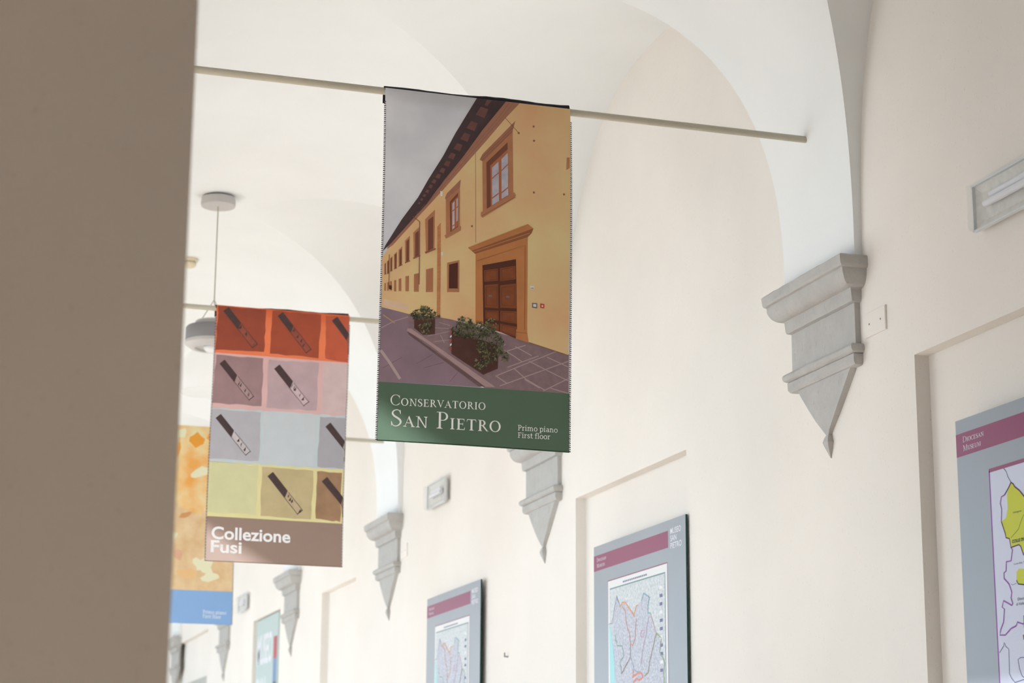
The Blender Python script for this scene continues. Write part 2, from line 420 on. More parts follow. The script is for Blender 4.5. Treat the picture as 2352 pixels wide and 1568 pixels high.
        p = spline([(0.45, 0.80), (0.40, 0.93), (0.28, 0.985), (0.13, 0.90), (0.09, 0.75), (0.17, 0.61), (0.33, 0.49), (0.45, 0.36), (0.46, 0.20), (0.36, 0.06), (0.22, 0.012), (0.09, 0.09), (0.05, 0.25)], 5)
        n = len(p); ws = [t*0.9+(T*1.08-t*0.9)*math.exp(-((i/(n-1)-0.5)/0.24)**2) for i in range(n)]
        g += path_strip(p, ws); g += [[(0.44, 0.74), (0.465, 0.74), (0.455, 1.0), (0.43, 0.95)], [(0.035, 0.0), (0.06, 0.07), (0.055, 0.29), (0.03, 0.29)]]; w = 0.53
    else: return [], 0.30
    return g, w
def smallcaps(text, ratio=0.70, gap=0.07, space=0.30):
    """big first letters, small capitals after; returns polygons in cap height 1 and total width"""
    polys = []; x = 0
    for word in text.split(' '):
        for i, ch in enumerate(word):
            big = i == 0; s = 1.0 if big else ratio
            g, w = serif_caps(ch, *( (0.10, 0.042, 0.030) if big else (0.135, 0.058, 0.042)))
            polys += [[(x+px*s, py*s) for px, py in p] for p in g]; x += w*s + gap
        x += space
    return polys, x-space-gap
def slab(ch, w=0.115):
    """slab-serif glyph, cap height 1"""
    X = 0.70; g = []; sh = 0.085
    st = lambda x, y0, y1: g.append(rect(x-w/2, y0, x+w/2, y1))
    sb = lambda x, y, l=0.16, r=0.16: g.append(rect(x-l, y, x+r, y+sh))
    if ch == 'P': st(0.2, 0, 1); sb(0.2, 0); sb(0.2, 1-sh, 0.16, 0); g.extend(arc_strip(0.38, 0.71, 0.29, 0.29, -90, 90, w, w*0.8)); g += [rect(0.2, 1-w*0.8, 0.385, 1), rect(0.2, 0.42, 0.385, 0.42+w*0.8)]; W = 0.72
    elif ch == 'F': st(0.2, 0, 1); sb(0.2, 0); sb(0.2, 1-sh, 0.16, 0); g += [rect(0.2, 1-w*0.8, 0.62, 1), rect(0.2, 0.47, 0.5, 0.47+w*0.8), rect(0.57, 0.80, 0.65, 1)]; W = 0.70
    elif ch == 'r': st(0.18, 0, X); sb(0.18, 0); sb(0.18, X-sh, 0.15, 0); g += arc_strip(0.42, 0.42, 0.28, 0.28, 70, 175, w, w*0.8, 8); W = 0.52
    elif ch == 'i': st(0.18, 0, X); sb(0.18, 0, 0.15, 0.15); sb(0.18, X-sh, 0.15, 0); g += [rect(0.11, 0.86, 0.25, 1.0)]; W = 0.37
    elif ch == 'l': st(0.18, 0, 1.04); sb(0.18, 0, 0.15, 0.15); sb(0.18, 1.04-sh, 0.15, 0); W = 0.37
    elif ch in 'nm':
        st(0.18, 0, X); sb(0.18, 0, 0.15, 0.13); sb(0.18, X-sh, 0.15, 0); x = 0.18
        for _ in range(1 if ch == 'n' else 2):
            g += arc_strip(x+0.19, 0.40, 0.245, 0.31, 0, 165, w, w*0.8, 12); st(x+0.38, 0, 0.41); sb(x+0.38, 0, 0.13, 0.13); x += 0.38
        W = x+0.20
    elif ch == 'o': g += arc_strip(0.34, 0.35, 0.31, 0.365, 0, 360, w, w*0.8, 28); W = 0.68
    elif ch == 'p': st(0.18, -0.27, X); sb(0.18, -0.27); sb(0.18, X-sh, 0.15, 0); g += arc_strip(0.40, 0.35, 0.29, 0.365, -150, 150, w, w*0.8, 22); W = 0.73
    elif ch == 'a': st(0.50, 0, 0.45); sb(0.52, 0, 0.02, 0.12); g += arc_strip(0.31, 0.42, 0.245, 0.285, 0, 150, w, w*0.8, 12); g += arc_strip(0.30, 0.20, 0.24, 0.215, 0, 360, w*0.9, w*0.75, 20); W = 0.66
    elif ch == 's':
        p = spline([(0.42, 0.55), (0.33, 0.66), (0.18, 0.65), (0.10, 0.53), (0.18, 0.40), (0.36, 0.31), (0.44, 0.18), (0.33, 0.045), (0.16, 0.045), (0.07, 0.17)], 4)
        g += path_strip(p, [w*0.85]*len(p)); W = 0.52
    elif ch == 't': st(0.20, 0.15, 0.92); g += [rect(0.03, X-sh, 0.40, X)]; g += arc_strip(0.345, 0.17, 0.205, 0.18, 180, 320, w, w*0.8, 8); W = 0.46
    elif ch == 'f': st(0.20, 0, 0.82); sb(0.20, 0, 0.15, 0.15); g += [rect(0.03, X-sh, 0.42, X)]; g += arc_strip(0.37, 0.80, 0.23, 0.25, 55, 180, w, w*0.8, 8); W = 0.44
    else: W = 0.30
    return g, W
def slab_line(text):
    polys = []; x = 0
    for ch in text:
        g, w = slab(ch); polys += [[(x+a, b) for a, b in p] for p in g]; x += w+0.015
    return polys, x
def sans_line(text, bold=0.0):
    """Blender's built-in face as polygons, cap height 1"""
    cu = bpy.data.curves.new('t', 'FONT'); cu.body = text; cu.size = 1.0; cu.offset = bold; cu.resolution_u = 4
    o = bpy.data.objects.new('t', cu); COL.objects.link(o)
    dg = bpy.context.evaluated_depsgraph_get(); me = o.evaluated_get(dg).to_mesh()
    v = [(a.co.x, a.co.y) for a in me.vertices]; polys = [[v[i] for i in p.vertices] for p in me.polygons]
    o.evaluated_get(dg).to_mesh_clear(); bpy.data.objects.remove(o); bpy.data.curves.remove(cu)
    xs = [p[0] for q in polys for p in q]; x0, x1 = min(xs), max(xs); sc = 1/0.73
    return [[((a-x0)*sc, b*sc) for a, b in q] for q in polys], (x1-x0)*sc

# ------------------------------------------------------------------ flat print on cloth and boards
class Print:
    """polygons given in the plane of a sheet (a, z), lifted layer by layer onto its surface"""
    def __init__(s, surf, step=0.0004, grid=0.05): s.surf = surf; s.step = step; s.grid = grid; s.v = []; s.f = []; s.m = []; s.mats = []
    def mi(s, mt):
        if mt not in s.mats: s.mats.append(mt)
        return s.mats.index(mt)
    def add(s, pts, mt, layer=1):
        mi = s.mi(mt)
        P = [Vector((a, z, 0)) for a, z in pts]
        tris = [(0, 1, 2)] if len(P) == 3 else tessellate_polygon([P])
        for t in tris: s.tri([P[i] for i in t], mi, layer, 0)
    def tri(s, t, mi, layer, depth):
        e = [(t[i]-t[(i+1) % 3]).length for i in range(3)]; k = e.index(max(e))
        if e[k] > s.grid and depth < 14:
            a, b, c = t[k], t[(k+1) % 3], t[(k+2) % 3]; mm = (a+b)/2
            s.tri([a, mm, c], mi, layer, depth+1); s.tri([mm, b, c], mi, layer, depth+1); return
        i = len(s.v)
        s.v += [s.surf(p.x, p.y, layer*s.step) for p in t]
        A, B, C = [Vector(q) for q in s.v[i:i+3]]
        s.f.append((i, i+1, i+2) if s.flip(A, B, C) else (i, i+2, i+1)); s.m.append(mi)
    def flip(s, A, B, C): return (B-A).cross(C-A).dot(A-Vector((0, 0, 0))) < 0
    def line(s, pts, w, mt, layer=2):
        for q in path_strip(pts, [w]*len(pts)): s.add(q, mt, layer)
    def text(s, polys, tw, a0, a1, z0, cap, mt, layer=3):
        """a0..a1 = where the line starts and ends along the sheet, z0 = baseline"""
        k = (a1-a0)/tw
        for p in polys: s.add([(a0+x*k, z0+y*cap) for x, y in p], mt, layer)
    def build(s, name, parent):
        mb = MB(); mb.v = s.v; mb.f = s.f; mb.m = s.m
        return mb.build(name, s.mats, parent)

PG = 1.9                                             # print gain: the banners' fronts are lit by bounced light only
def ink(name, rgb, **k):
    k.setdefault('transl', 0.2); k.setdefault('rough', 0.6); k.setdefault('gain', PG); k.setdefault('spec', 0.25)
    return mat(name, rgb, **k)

def banner_surface(yc, seed):
    def surf(x, z, lift):
        a = (x-1.58)/0.70; b = (2.52-z)/1.28
        y = yc-0.0150 - 0.010*b*math.sin(2.6*a+seed) + 0.004*b*math.sin(5.0*b+seed*2)
        xe = 0.004*math.sin(4.2*b+seed)
        return (x+xe, y-lift, z)
    return surf

def make_banner(yc, seed, x0, x1, zt, zb, zband, photo_mat, band_mat, label, name='hanging_banner'):
    t = thing(name, ((x0+x1)/2, yc, zb), label, 'banner', 'printed banners hung from the tie rods')
    surf = banner_surface(yc, seed)
    # cloth sheet: picture ground above, colour band below
    pr = Print(surf, grid=0.05)
    pr.add([(x0, zband[0]), (x1, zband[1]), (x1, zt), (x0, zt)], photo_mat, 0)
    pr.add([(x0, zb), (x1, zb), (x1, zband[1]), (x0, zband[0])], band_mat, 0)
    pr.build('cloth', t)
    # dark back of the sleeve folded over the rod
    rnd = random.Random(seed*7+3); mb = MB(); n = 22; rows = []
    for i in range(n+1):
        xa = x0+(x1-x0)*i/n; up = 0.003+0.009*i/n+0.0025*math.sin(i*0.55+seed)+rnd.uniform(-0.0008, 0.0008); row = []
        for g in range(0, 181, 20):
            a = math.radians(180-g); rr = 0.0145+up*math.sin(a)**4
            row.append((xa, yc+rr*math.cos(a), RODZ+rr*math.sin(a)))
        row.append((xa, yc+0.0145, RODZ-0.04)); rows.append(row)
    for p, q in zip(rows, rows[1:]):
        for j in range(len(p)-1): mb.poly([p[j], q[j], q[j+1], p[j+1]])
    mb.build('sleeve', mat('dark_cloth_back', (38, 34, 44), 0.8, var=0.2, vscale=20), t)
    # overlocked side edges
    for xe, sg in ((x0, -1), (x1, 1)):
        mb = MB(); z = zt-0.05; k = 0
        while z > zb+0.004:
            p = surf(xe, z, 0.0008); a = surf(xe+sg*0.0045, z-0.0045, 0.0012)
            mb.poly([(p[0]-sg*0.003, p[1], p[2]), (p[0]-sg*0.003, p[1], p[2]-0.004), (a[0], a[1], a[2]-0.002), (a[0], a[1], a[2]+0.0025)], k % 2)
            z -= 0.0075; k += 1
        mb.build('stitched_edge', [mat('dark_thread', (86, 82, 92), 0.8), mat('grey_thread', (140, 135, 140), 0.8)], t)
    # folded bottom hem
    pr = Print(surf, grid=0.05); pr.add([(x0, zb-0.001), (x1, zb-0.001), (x1, zb+0.003), (x0, zb+0.003)], band_mat, 2); pr.build('hem', t)
    return t, surf

# ---- banner of the ochre building
YB = Y1-0.0145
sky = ink('print_sky', (146, 148, 155), rgb2=(176, 177, 181), vscale=3.5)
green = ink('print_green', (31, 48, 32), var=0.05, vscale=5, transl=0.16, tgain=2.6, gain=1.3)
X0, X1, ZT, ZB = 1.578, 2.272, 2.520, 1.248
b1, surf1 = make_banner(Y1, 0.4, X0, X1, ZT, ZB, (on_y(871, 877, YB)[1], on_y(1303, 904, YB)[1]), sky, green,
                        'green banded banner with a photograph of a long ochre building', 'hanging_banner')
def A(x, y): return on_y(860+x/4.126, 180+y/4.126, YB)
def B(x, y): return on_y(860+x/3.137, 550+y/3.137, YB)
def PX(x, y): return on_y(x, y, YB)
zb_l, zb_r = on_y(871, 877, YB)[1], on_y(1303, 904, YB)[1]
def clampb(p):
    a, z = p; a = min(max(a, X0+0.0005), X1-0.0005); z = min(z, ZT-0.001)
    zl = zb_l+(zb_r-zb_l)*(a-X0)/(X1-X0); return a, max(z, zl)
def AP(*q): return [clampb(A(*p)) for p in q]
def BP(*q): return [clampb(B(*p)) for p in q]
def XP(*q): return [clampb(PX(*p)) for p in q]
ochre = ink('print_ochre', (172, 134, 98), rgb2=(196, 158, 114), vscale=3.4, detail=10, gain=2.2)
dark = ink('print_eaves', (58, 46, 48), var=0.15, vscale=30)
raft = ink('print_rafter_red', (98, 66, 62), var=0.1, vscale=40)
corn = ink('print_cornice', (138, 96, 78), var=0.06, vscale=30)
corn2 = ink('print_cornice_line', (112, 76, 64))
trim = ink('print_window_trim', (152, 106, 78), var=0.06, vscale=30)
trim2 = ink('print_trim_dark', (124, 82, 62))
reveal = ink('print_reveal', (104, 66, 54))
wood = ink('print_door_wood', (116, 66, 42), var=0.1, vscale=40)
wood2 = ink('print_door_dark', (72, 42, 34))
portal = ink('print_portal', (160, 108, 68), var=0.06, vscale=20)
portal2 = ink('print_portal_shadow', (124, 80, 56))
glass = ink('print_panes', (146, 146, 160), rgb2=(168, 168, 178), vscale=30)
pave = ink('print_pavement', (112, 92, 96), var=0.12, vscale=60)
road = ink('print_road', (112, 94, 104), var=0.12, vscale=14)
joint = ink('print_joints', (150, 132, 134))
kerb = ink('print_kerb', (146, 124, 126), var=0.06, vscale=30)
kerb2 = ink('print_kerb_side', (92, 72, 74), var=0.1, vscale=30)
planter = ink('print_planter', (70, 46, 42), var=0.15, vscale=25)
leafs = [ink('print_leaf_a', (62, 66, 48)), ink('print_leaf_b', (88, 88, 62)), ink('print_leaf_c', (46, 48, 40)), ink('print_leaf_d', (112, 110, 84))]
white_ink = ink('print_white', (205, 208, 212)); grey_ink = ink('print_grey_box', (96, 94, 98)); red_ink = ink('print_red_box', (168, 62, 58))
pale = ink('print_plinth', (188, 160, 138), var=0.05, vscale=20)
P = Print(surf1)
# street and pavement
P.add(BP((46, 488), (240, 538), (240, 660), (770, 1070), (30, 1030)), road, 1)
P.add(BP((240, 530), (480, 560), (1110, 738), (1400, 830), (1400, 1120), (790, 1085), (225, 660)), pave, 1)
P.line(BP((45, 800), (110, 890), (185, 1008)), 0.010, joint, 2); P.line(BP((60, 545), (145, 605)), 0.004, ink('print_yellow_line', (150, 120, 92)), 2)
P.line(BP((45, 640), (140, 590), (240, 560)), 0.0022, joint, 2)
for q in (((500, 890), (350, 930)), ((600, 960), (540, 1030)), ((420, 830), (300, 900)), ((200, 850), (60, 930))): P.line(BP(*q), 0.0016, kerb2, 2)
P.add(BP((228, 655), (245, 690), (745, 1062), (800, 1066), (380, 770)), kerb2, 2)
P.add(BP((235, 643), (262, 646), (870, 1068), (795, 1066), (370, 745), (230, 662)), kerb, 3)
for q in (((1395, 880), (900, 1060)), ((1395, 1005), (1215, 1095)), ((1180, 842), (955, 925)), ((1310, 808), (1000, 935), (880, 985)), ((1085, 765), (930, 815)), ((940, 760), (890, 780)),
          ((1000, 930), (1090, 1010), (1230, 1090)), ((1110, 880), (1240, 945), (1395, 1020)), ((1240, 850), (1395, 920)), ((930, 800), (1010, 850), (1060, 885)), ((1010, 775), (1130, 840)), ((870, 985), (950, 1040)), ((1080, 1012), (1190, 1075)), ((1270, 1075), (1395, 1110)),
          ((380, 700), (540, 665)), ((430, 740), (545, 725)), ((460, 600), (540, 625)), ((470, 690), (500, 750)), ((420, 640), (530, 645))):
    P.line(BP(*q), 0.0032 if q[0][0] > 700 else 0.0018, joint, 3)
# facade
P.add([*AP((1352, 215), (1850, 262)), *BP((1395, 835), (1110, 745), (720, 612), (470, 566), (240, 540), (48, 485), (48, 130)), *AP((150, 1568), (640, 1040))], ochre, 4)
P.add(BP((60, 428), (235, 472), (235, 512), (60, 478)), pale, 5)
P.add(AP((1215, 208), (1372, 222), (1235, 378), (1050, 592), (860, 805), (640, 1055), (420, 1295), (165, 1580), (110, 1620), (120, 1568), (350, 1325), (480, 1185), (650, 955), (830, 735), (1010, 485)), corn, 5)
for off in (20, 52): P.line(AP((1340-off*1.3, 232), (1220-off, 372), (1040-off, 580), (850-off, 795), (630-off*0.7, 1040), (410-off*0.5, 1285)), 0.0012, corn2, 6)
P.add(AP((965, 180), (1240, 206), (1015, 490), (832, 740), (652, 960), (482, 1190), (352, 1332), (150, 1560), (60, 1640), (50, 1640), (98, 1575), (245, 1340), (400, 1130), (500, 955), (640, 735), (755, 525), (870, 340)), dark, 6)
cs = [(1010, 325, 56), (915, 455, 50), (850, 560, 45), (780, 655, 40), (720, 740, 35), (675, 810, 31), (630, 875, 28), (590, 930, 25), (550, 980, 22), (518, 1027, 20), (487, 1072, 18), (459, 1113, 16), (433, 1150, 14), (410, 1185, 12)]
for x, y, r in cs: P.add(AP((x-r*0.15, y-r), (x+r*1.1, y-r*0.55), (x+r*0.45, y+r*0.95), (x-r*1.05, y+r*0.35)), raft, 7)
P.add(AP((1060, 205), (1110, 210), (1060, 265), (1035, 255)), raft, 7)
P.line(AP((945, 705), (946, 1560)), 0.0012, trim2, 6)
P.line(AP((1230, 375), (1358, 520)), 0.002, reveal, 8)
def window(lint, frame, opening, wframe, panes, sill, mx=None):
    P.add(AP(*lint), corn, 6); P.add(AP(*frame), trim, 7); P.add(AP(*opening), reveal, 8); P.add(AP(*wframe), ink('print_casement', (152, 94, 68)), 9)
    for q in panes: P.add(AP(*q), glass, 10)
    P.add(AP(*sill), trim, 9)
window([(985, 772), (1012, 720), (1328, 403), (1292, 528), (1022, 795)], [(1010, 795), (1300, 505), (1302, 1100), (1012, 1272)], [(1048, 800), (1250, 608), (1256, 1120), (1050, 1245)],
       [(1085, 828), (1252, 672), (1256, 1118), (1088, 1214)],
       [[(1100, 850), (1162, 792), (1164, 890), (1100, 945)], [(1100, 958), (1164, 904), (1165, 1085), (1100, 1132)], [(1100, 1146), (1165, 1098), (1165, 1165), (1100, 1205)],
        [(1190, 768), (1250, 708), (1252, 810), (1190, 870)], [(1190, 884), (1252, 824), (1252, 1030), (1190, 1080)], [(1190, 1094), (1252, 1044), (1255, 1108), (1190, 1146)]],
       [(995, 1272), (1308, 1082), (1325, 1108), (1316, 1135), (1008, 1324), (994, 1300)])
P.line(AP((1000, 760), (1300, 470)), 0.0016, corn2, 7); P.line(AP((1010, 775), (1300, 500)), 0.0016, corn2, 8)
P.line(AP((996, 1312), (1316, 1128)), 0.0022, trim2, 10)
window([(655, 1135), (672, 1092), (805, 960), (796, 1048), (665, 1155)], [(662, 1150), (796, 1036), (796, 1424), (666, 1496)], [(700, 1172), (778, 1085), (778, 1408), (706, 1462)],
       [(715, 1185), (776, 1118), (776, 1400), (716, 1452)],
       [[(724, 1190), (744, 1168), (744, 1240), (724, 1256)], [(724, 1268), (744, 1252), (744, 1385), (724, 1400)], [(724, 1410), (744, 1396), (744, 1420), (724, 1434)],
        [(762, 1150), (775, 1136), (775, 1212), (762, 1224)], [(762, 1236), (775, 1226), (775, 1350), (762, 1362)]],
       [(650, 1492), (806, 1402), (802, 1444), (662, 1522)])
for (xl, xr, yt, yb) in ((976, 994, 500, 572), (948, 960, 532, 588), (928.5, 937.5, 551, 600), (913.5, 920.5, 573, 609), (903, 908.5, 584, 616), (894, 898.5, 593, 622), (887, 890.5, 600, 628), (881, 884, 606, 630)):
    w = xr-xl; sl_ = 1.05
    P.add(XP((xl-w*0.15, yt+w*0.25), (xr+w*0.1, yt-w*1.0), (xr+w*0.05, yb), (xl-w*0.05, yb+w*0.5)), trim, 6)
    P.add(XP((xl+w*0.22, yt+w*0.35), (xr-w*0.12, yt-w*0.15), (xr-w*0.12, yb-w*0.05), (xl+w*0.22, yb+w*0.25)), reveal, 7)
    P.add(XP((xl-w*0.2, yb+w*0.4), (xr+w*0.2, yb-w*0.1), (xr+w*0.2, yb+w*0.12), (xl-w*0.1, yb+w*0.65)), trim2, 8)
for (xl, xr, yt, yb) in ((515, 603, 160, 383), (363, 415, 212, 382), (277, 312, 248, 380), (217, 241, 266, 376), (168, 187, 284, 375), (135, 150, 295, 377), (107, 118, 303, 370), (86, 96, 310, 372), (66, 76, 316, 372)):
    w = xr-xl
    P.add(BP((xl, yt+w*0.12), (xr, yt-w*0.1), (xr, yb), (xl, yb)), trim, 6)
    P.add(BP((xl+w*0.15, yt+w*0.27), (xr-w*0.13, yt+w*0.1), (xr-w*0.13, yb-w*0.3), (xl+w*0.15, yb-w*0.3)), ink('print_shutter', (148, 100, 74)) if w not in (88,) else wood2, 7)
P.add(BP((443, -90), (468, -120), (468, 566), (443, 556)), ink('print_brick_strip', (164, 112, 76), var=0.1, vscale=60), 6)
for y in range(-80, 560, 24): P.line(BP((443, y+8), (468, y)), 0.0012, trim, 7)
P.line([clampb(A(350, 1310)), clampb(A(415, 1362)), clampb(B(314, 0)), clampb(B(314, 328))], 0.0026, reveal, 9)
P.line(BP((98, 110), (98, 350)), 0.002, reveal, 9); P.add(BP((98, 332), (118, 335), (118, 365), (98, 360)), wood2, 9)
for x, y in ((1500, 458), (1503, 593), (1498, 1082), (1358, 520), (910, 1403), (1785, 1100)): P.add(AP((x-9, y-9), (x+9, y-9), (x+9, y+9), (x-9, y+9)), trim2, 6)
P.add(AP((1812, 750), (1840, 750), (1840, 850), (1806, 870)), trim, 6)
P.add(BP((470, 92), (484, 95), (484, 116), (470, 118)), white_ink, 8); P.add(AP((610, 1070), (632, 1075), (630, 1118), (610, 1118)), white_ink, 9)
# portal
P.add(XP((1089, 583), (1209, 541), (1209, 787), (1183, 779), (1181, 596), (1106, 609), (1107, 744), (1090, 744)), portal, 6)
P.line(XP((1093, 600), (1203, 564), (1203, 770)), 0.0022, portal2, 7)
P.add(XP((1072, 570), (1209, 515), (1222, 525), (1218, 536), (1209, 545), (1088, 584)), portal2, 7)
P.add(XP((1073, 569), (1209, 515), (1222, 525), (1080, 577)), portal, 8)
P.line(XP((1083, 580), (1213, 536)), 0.003, portal, 8)
P.add(XP((1105, 610), (1182, 596), (1186, 780), (1108, 748)), wood2, 7)
for q in ([(780, 226), (880, 212), (880, 300), (782, 308)], [(784, 332), (882, 324), (885, 500), (788, 494)], [(790, 515), (886, 518), (888, 590), (792, 575)], [(790, 600), (888, 618), (888, 668), (795, 640)],
          [(895, 210), (1006, 192), (1008, 290), (896, 304)], [(896, 334), (1010, 320), (1014, 500), (898, 496)], [(899, 518), (1015, 522), (1018, 612), (899, 592)], [(899, 612), (1018, 634), (1020, 706), (899, 672)]):
    P.add(BP(*q), wood, 8)
    c = np.mean(q, axis=0); P.line(BP(*[tuple(c+(np.array(p)-c)*0.80) for p in q+[q[0]]]), 0.0014, wood2, 9)
for x, y in ((825, 410), (952, 416)): P.add(BP((x-12, y-6), (x+12, y-6), (x+12, y+8), (x-12, y+8)), grey_ink, 10)
P.add(BP((1016, 650), (1092, 656), (1106, 748), (1012, 718)), portal, 8); P.line(BP((1014, 672), (1094, 680)), 0.002, portal2, 9); P.line(BP((722, 590), (780, 600)), 0.002, portal2, 9)
P.add(BP((1111, 338), (1143, 340), (1143, 362), (1111, 360)), white_ink, 8)
tp, tw = sans_line('108', 0.01); P.text(tp, tw, B(1117, 355)[0], B(1138, 355)[0], B(1117, 357)[1], 0.0042, wood2, 9)
P.add(BP((1128, 460), (1165, 462), (1165, 500), (1128, 494)), grey_ink, 8); P.add(BP((1136, 468), (1158, 470), (1158, 490), (1136, 487)), white_ink, 9)
P.add(BP((1187, 464), (1218, 468), (1216, 500), (1187, 496)), red_ink, 8); P.add(BP((1197, 476), (1208, 477), (1207, 490), (1197, 488)), white_ink, 9)
P.line(BP((1110, 745), (1400, 838)), 0.002, trim2, 5)
# planters and leaves
P.add(BP((282, 572), (430, 574), (430, 686), (345, 692), (282, 642)), planter, 7)
P.add(BP((550, 655), (885, 770), (885, 935), (780, 980), (550, 828)), planter, 7)
P.line(BP((743, 740), (745, 950)), 0.0014, wood2, 8)
for k in range(5): P.add(BP((539, 670+k*30), (551, 662+k*30), (551, 676+k*30), (539, 684+k*30)), red_ink if k % 2 == 0 else white_ink, 8)
rnd = random.Random(11)
def leaves(n, cx, cy, rx, ry, layer=9, size=(7, 16), only=None):
    for _ in range(n):
        a = rnd.uniform(0, 2*math.pi); q = math.sqrt(rnd.random()); x, y = cx+rx*q*math.cos(a), cy+ry*q*math.sin(a)
        th = rnd.uniform(0, math.pi); L = rnd.uniform(*size); W = L*rnd.uniform(0.25, 0.45); c, s_ = math.cos(th), math.sin(th)
        P.add(BP((x-L*c, y-L*s_), (x+W*s_, y-W*c), (x+L*c, y+L*s_), (x-W*s_, y+W*c)), rnd.choice(leafs if only is None else only), layer+rnd.choice((0, 1)))
leaves(150, 352, 545, 96, 40, only=leafs[:3]); leaves(30, 350, 505, 40, 22); leaves(60, 365, 640, 52, 44); leaves(14, 455, 560, 18, 10, size=(5, 10))
leaves(220, 700, 660, 150, 62, only=leafs[:3]); leaves(60, 640, 600, 55, 40); leaves(120, 720, 660, 130, 55); leaves(50, 830, 620, 45, 45)
leaves(200, 820, 780, 95, 120, only=leafs[:3]); leaves(120, 830, 770, 90, 120); leaves(60, 755, 900, 48, 45); leaves(35, 930, 850, 32, 38); leaves(25, 905, 760, 22, 50)
P.build('printed_photograph', b1)
# lettering on the green band
wt = ink('letter_white', (205, 208, 212), gain=1.6, transl=0.05)
def put(pr, polys, tw, pxa, pxb, cap_px, mt, yb=YB, layer=4):
    a0, z0 = on_y(*pxa, yb); a1, z1 = on_y(*pxb, yb)
    c = abs(on_y(pxa[0], pxa[1]-cap_px, yb)[1]-z0)
    k = (a1-a0)/tw
    for p in polys: pr.add([(a0+x*k, z0+(z1-z0)*x/tw+y*c) for x, y in p], mt, layer)
for args in ((*smallcaps('CONSERVATORIO', 0.70, 0.075), (897, 931), (1114.5, 943), 24), (*smallcaps('SAN', 0.66, 0.07), (897.5, 979), (982, 984), 38.5), (*smallcaps('PIETRO', 0.66, 0.07), (1001.5, 985.2), (1150, 994), 38.5),
             (*slab_line('Primo piano'), (1189, 989.5), (1282, 994.5), 12.5), (*slab_line('First floor'), (1189, 1006.5), (1265, 1010), 12.5)):
    Lt = Print(surf1); put(Lt, *args, wt); Lt.build('lettering', b1)

# ---- banner of coloured squares
Y2 = arch_y(2); YB2 = Y2-0.0145
G2 = dict(gain=1.25)
x0, x1, zt, zb = 1.522, 2.212, 2.527, 1.226
rows_mat = ink('print_orange_ground', (214, 104, 62), var=0.06, vscale=9, **G2)
brown = ink('print_brown_band', (112, 88, 76), var=0.04, vscale=6, transl=0.25, tgain=1.5, **G2)
b2, surf2 = make_banner(Y2, 1.7, x0, x1, zt, zb, (on_y(470, 1184, YB2)[1], on_y(781, 1201, YB2)[1]), rows_mat, brown,
                        'banner of red, mauve, grey and yellow squares with slanted dark bars over a brown band')
def Q(x, y):
    a, z = on_y(380+x/2.375, 660+y/2.375, YB2); return min(max(a, x0+0.0005), x1-0.0005), min(z, zt-0.002)
def QP(*q): return [Q(*p) for p in q]
P = Print(surf2)
pink_g = ink('print_pink_ground', (214, 180, 178), var=0.04, vscale=9, **G2); blue_g = ink('print_blue_ground', (190, 206, 210), var=0.03, vscale=9, **G2); yel_g = ink('print_yellow_ground', (218, 214, 160), var=0.04, vscale=9, **G2)
P.add(QP((225, 352), (1010, 412), (1000, 705), (215, 655)), pink_g, 1); P.add(QP((215, 650), (1000, 700), (990, 995), (205, 950)), blue_g, 1); P.add(QP((205, 945), (990, 992), (985, 1288), (190, 1245)), yel_g, 1)
def patch(q, rgb, nm, amp=3, seed=0, var=0.08):
    r = random.Random(seed); pts = []
    for a, b in zip(q, q[1:]+q[:1]):
        for i in range(6):
            t = i/6; j = amp if 0 < i else amp*0.5
            pts.append((a[0]+(b[0]-a[0])*t+r.uniform(-j, j), a[1]+(b[1]-a[1])*t+r.uniform(-j, j)))
    P.add(QP(*pts), ink('print_patch_'+nm, rgb, var=var, vscale=16, detail=8, **G2), 2)
patch([(285, 100), (545, 122), (535, 352), (268, 340)], (148, 74, 56), 'rust', 3, 1); patch([(578, 125), (845, 148), (832, 385), (565, 360)], (160, 78, 56), 'rust_light', 3, 2); patch([(872, 155), (1005, 160), (1000, 408), (868, 388)], (186, 92, 66), 'terracotta', 3, 3)
patch([(275, 368), (532, 388), (522, 650), (252, 630)], (158, 130, 132), 'mauve', 4, 4); patch([(560, 392), (835, 412), (824, 672), (550, 655)], (188, 164, 168), 'pale_mauve', 4, 5); patch([(862, 412), (1000, 420), (990, 695), (850, 680)], (206, 184, 182), 'pale_rose', 3, 6)
patch([(248, 665), (522, 682), (512, 948), (238, 935)], (180, 178, 184), 'grey', 4, 7, 0.04); patch([(540, 672), (825, 692), (815, 972), (528, 958)], (198, 204, 208), 'pale_grey', 4, 8, 0.03); patch([(845, 705), (985, 712), (975, 988), (832, 978)], (170, 168, 174), 'mid_grey', 3, 9, 0.04)
patch([(240, 955), (508, 972), (498, 1242), (222, 1225)], (208, 206, 162), 'pale_yellow', 5, 10, 0.04); patch([(530, 978), (812, 998), (800, 1265), (520, 1245)], (190, 174, 134), 'straw', 4, 11); patch([(832, 1002), (970, 1010), (960, 1276), (824, 1262)], (158, 126, 98), 'tan', 4, 12, 0.14)
bar_d = ink('print_bar_dark', (82, 66, 66), var=0.12, vscale=60, gain=1.1); 
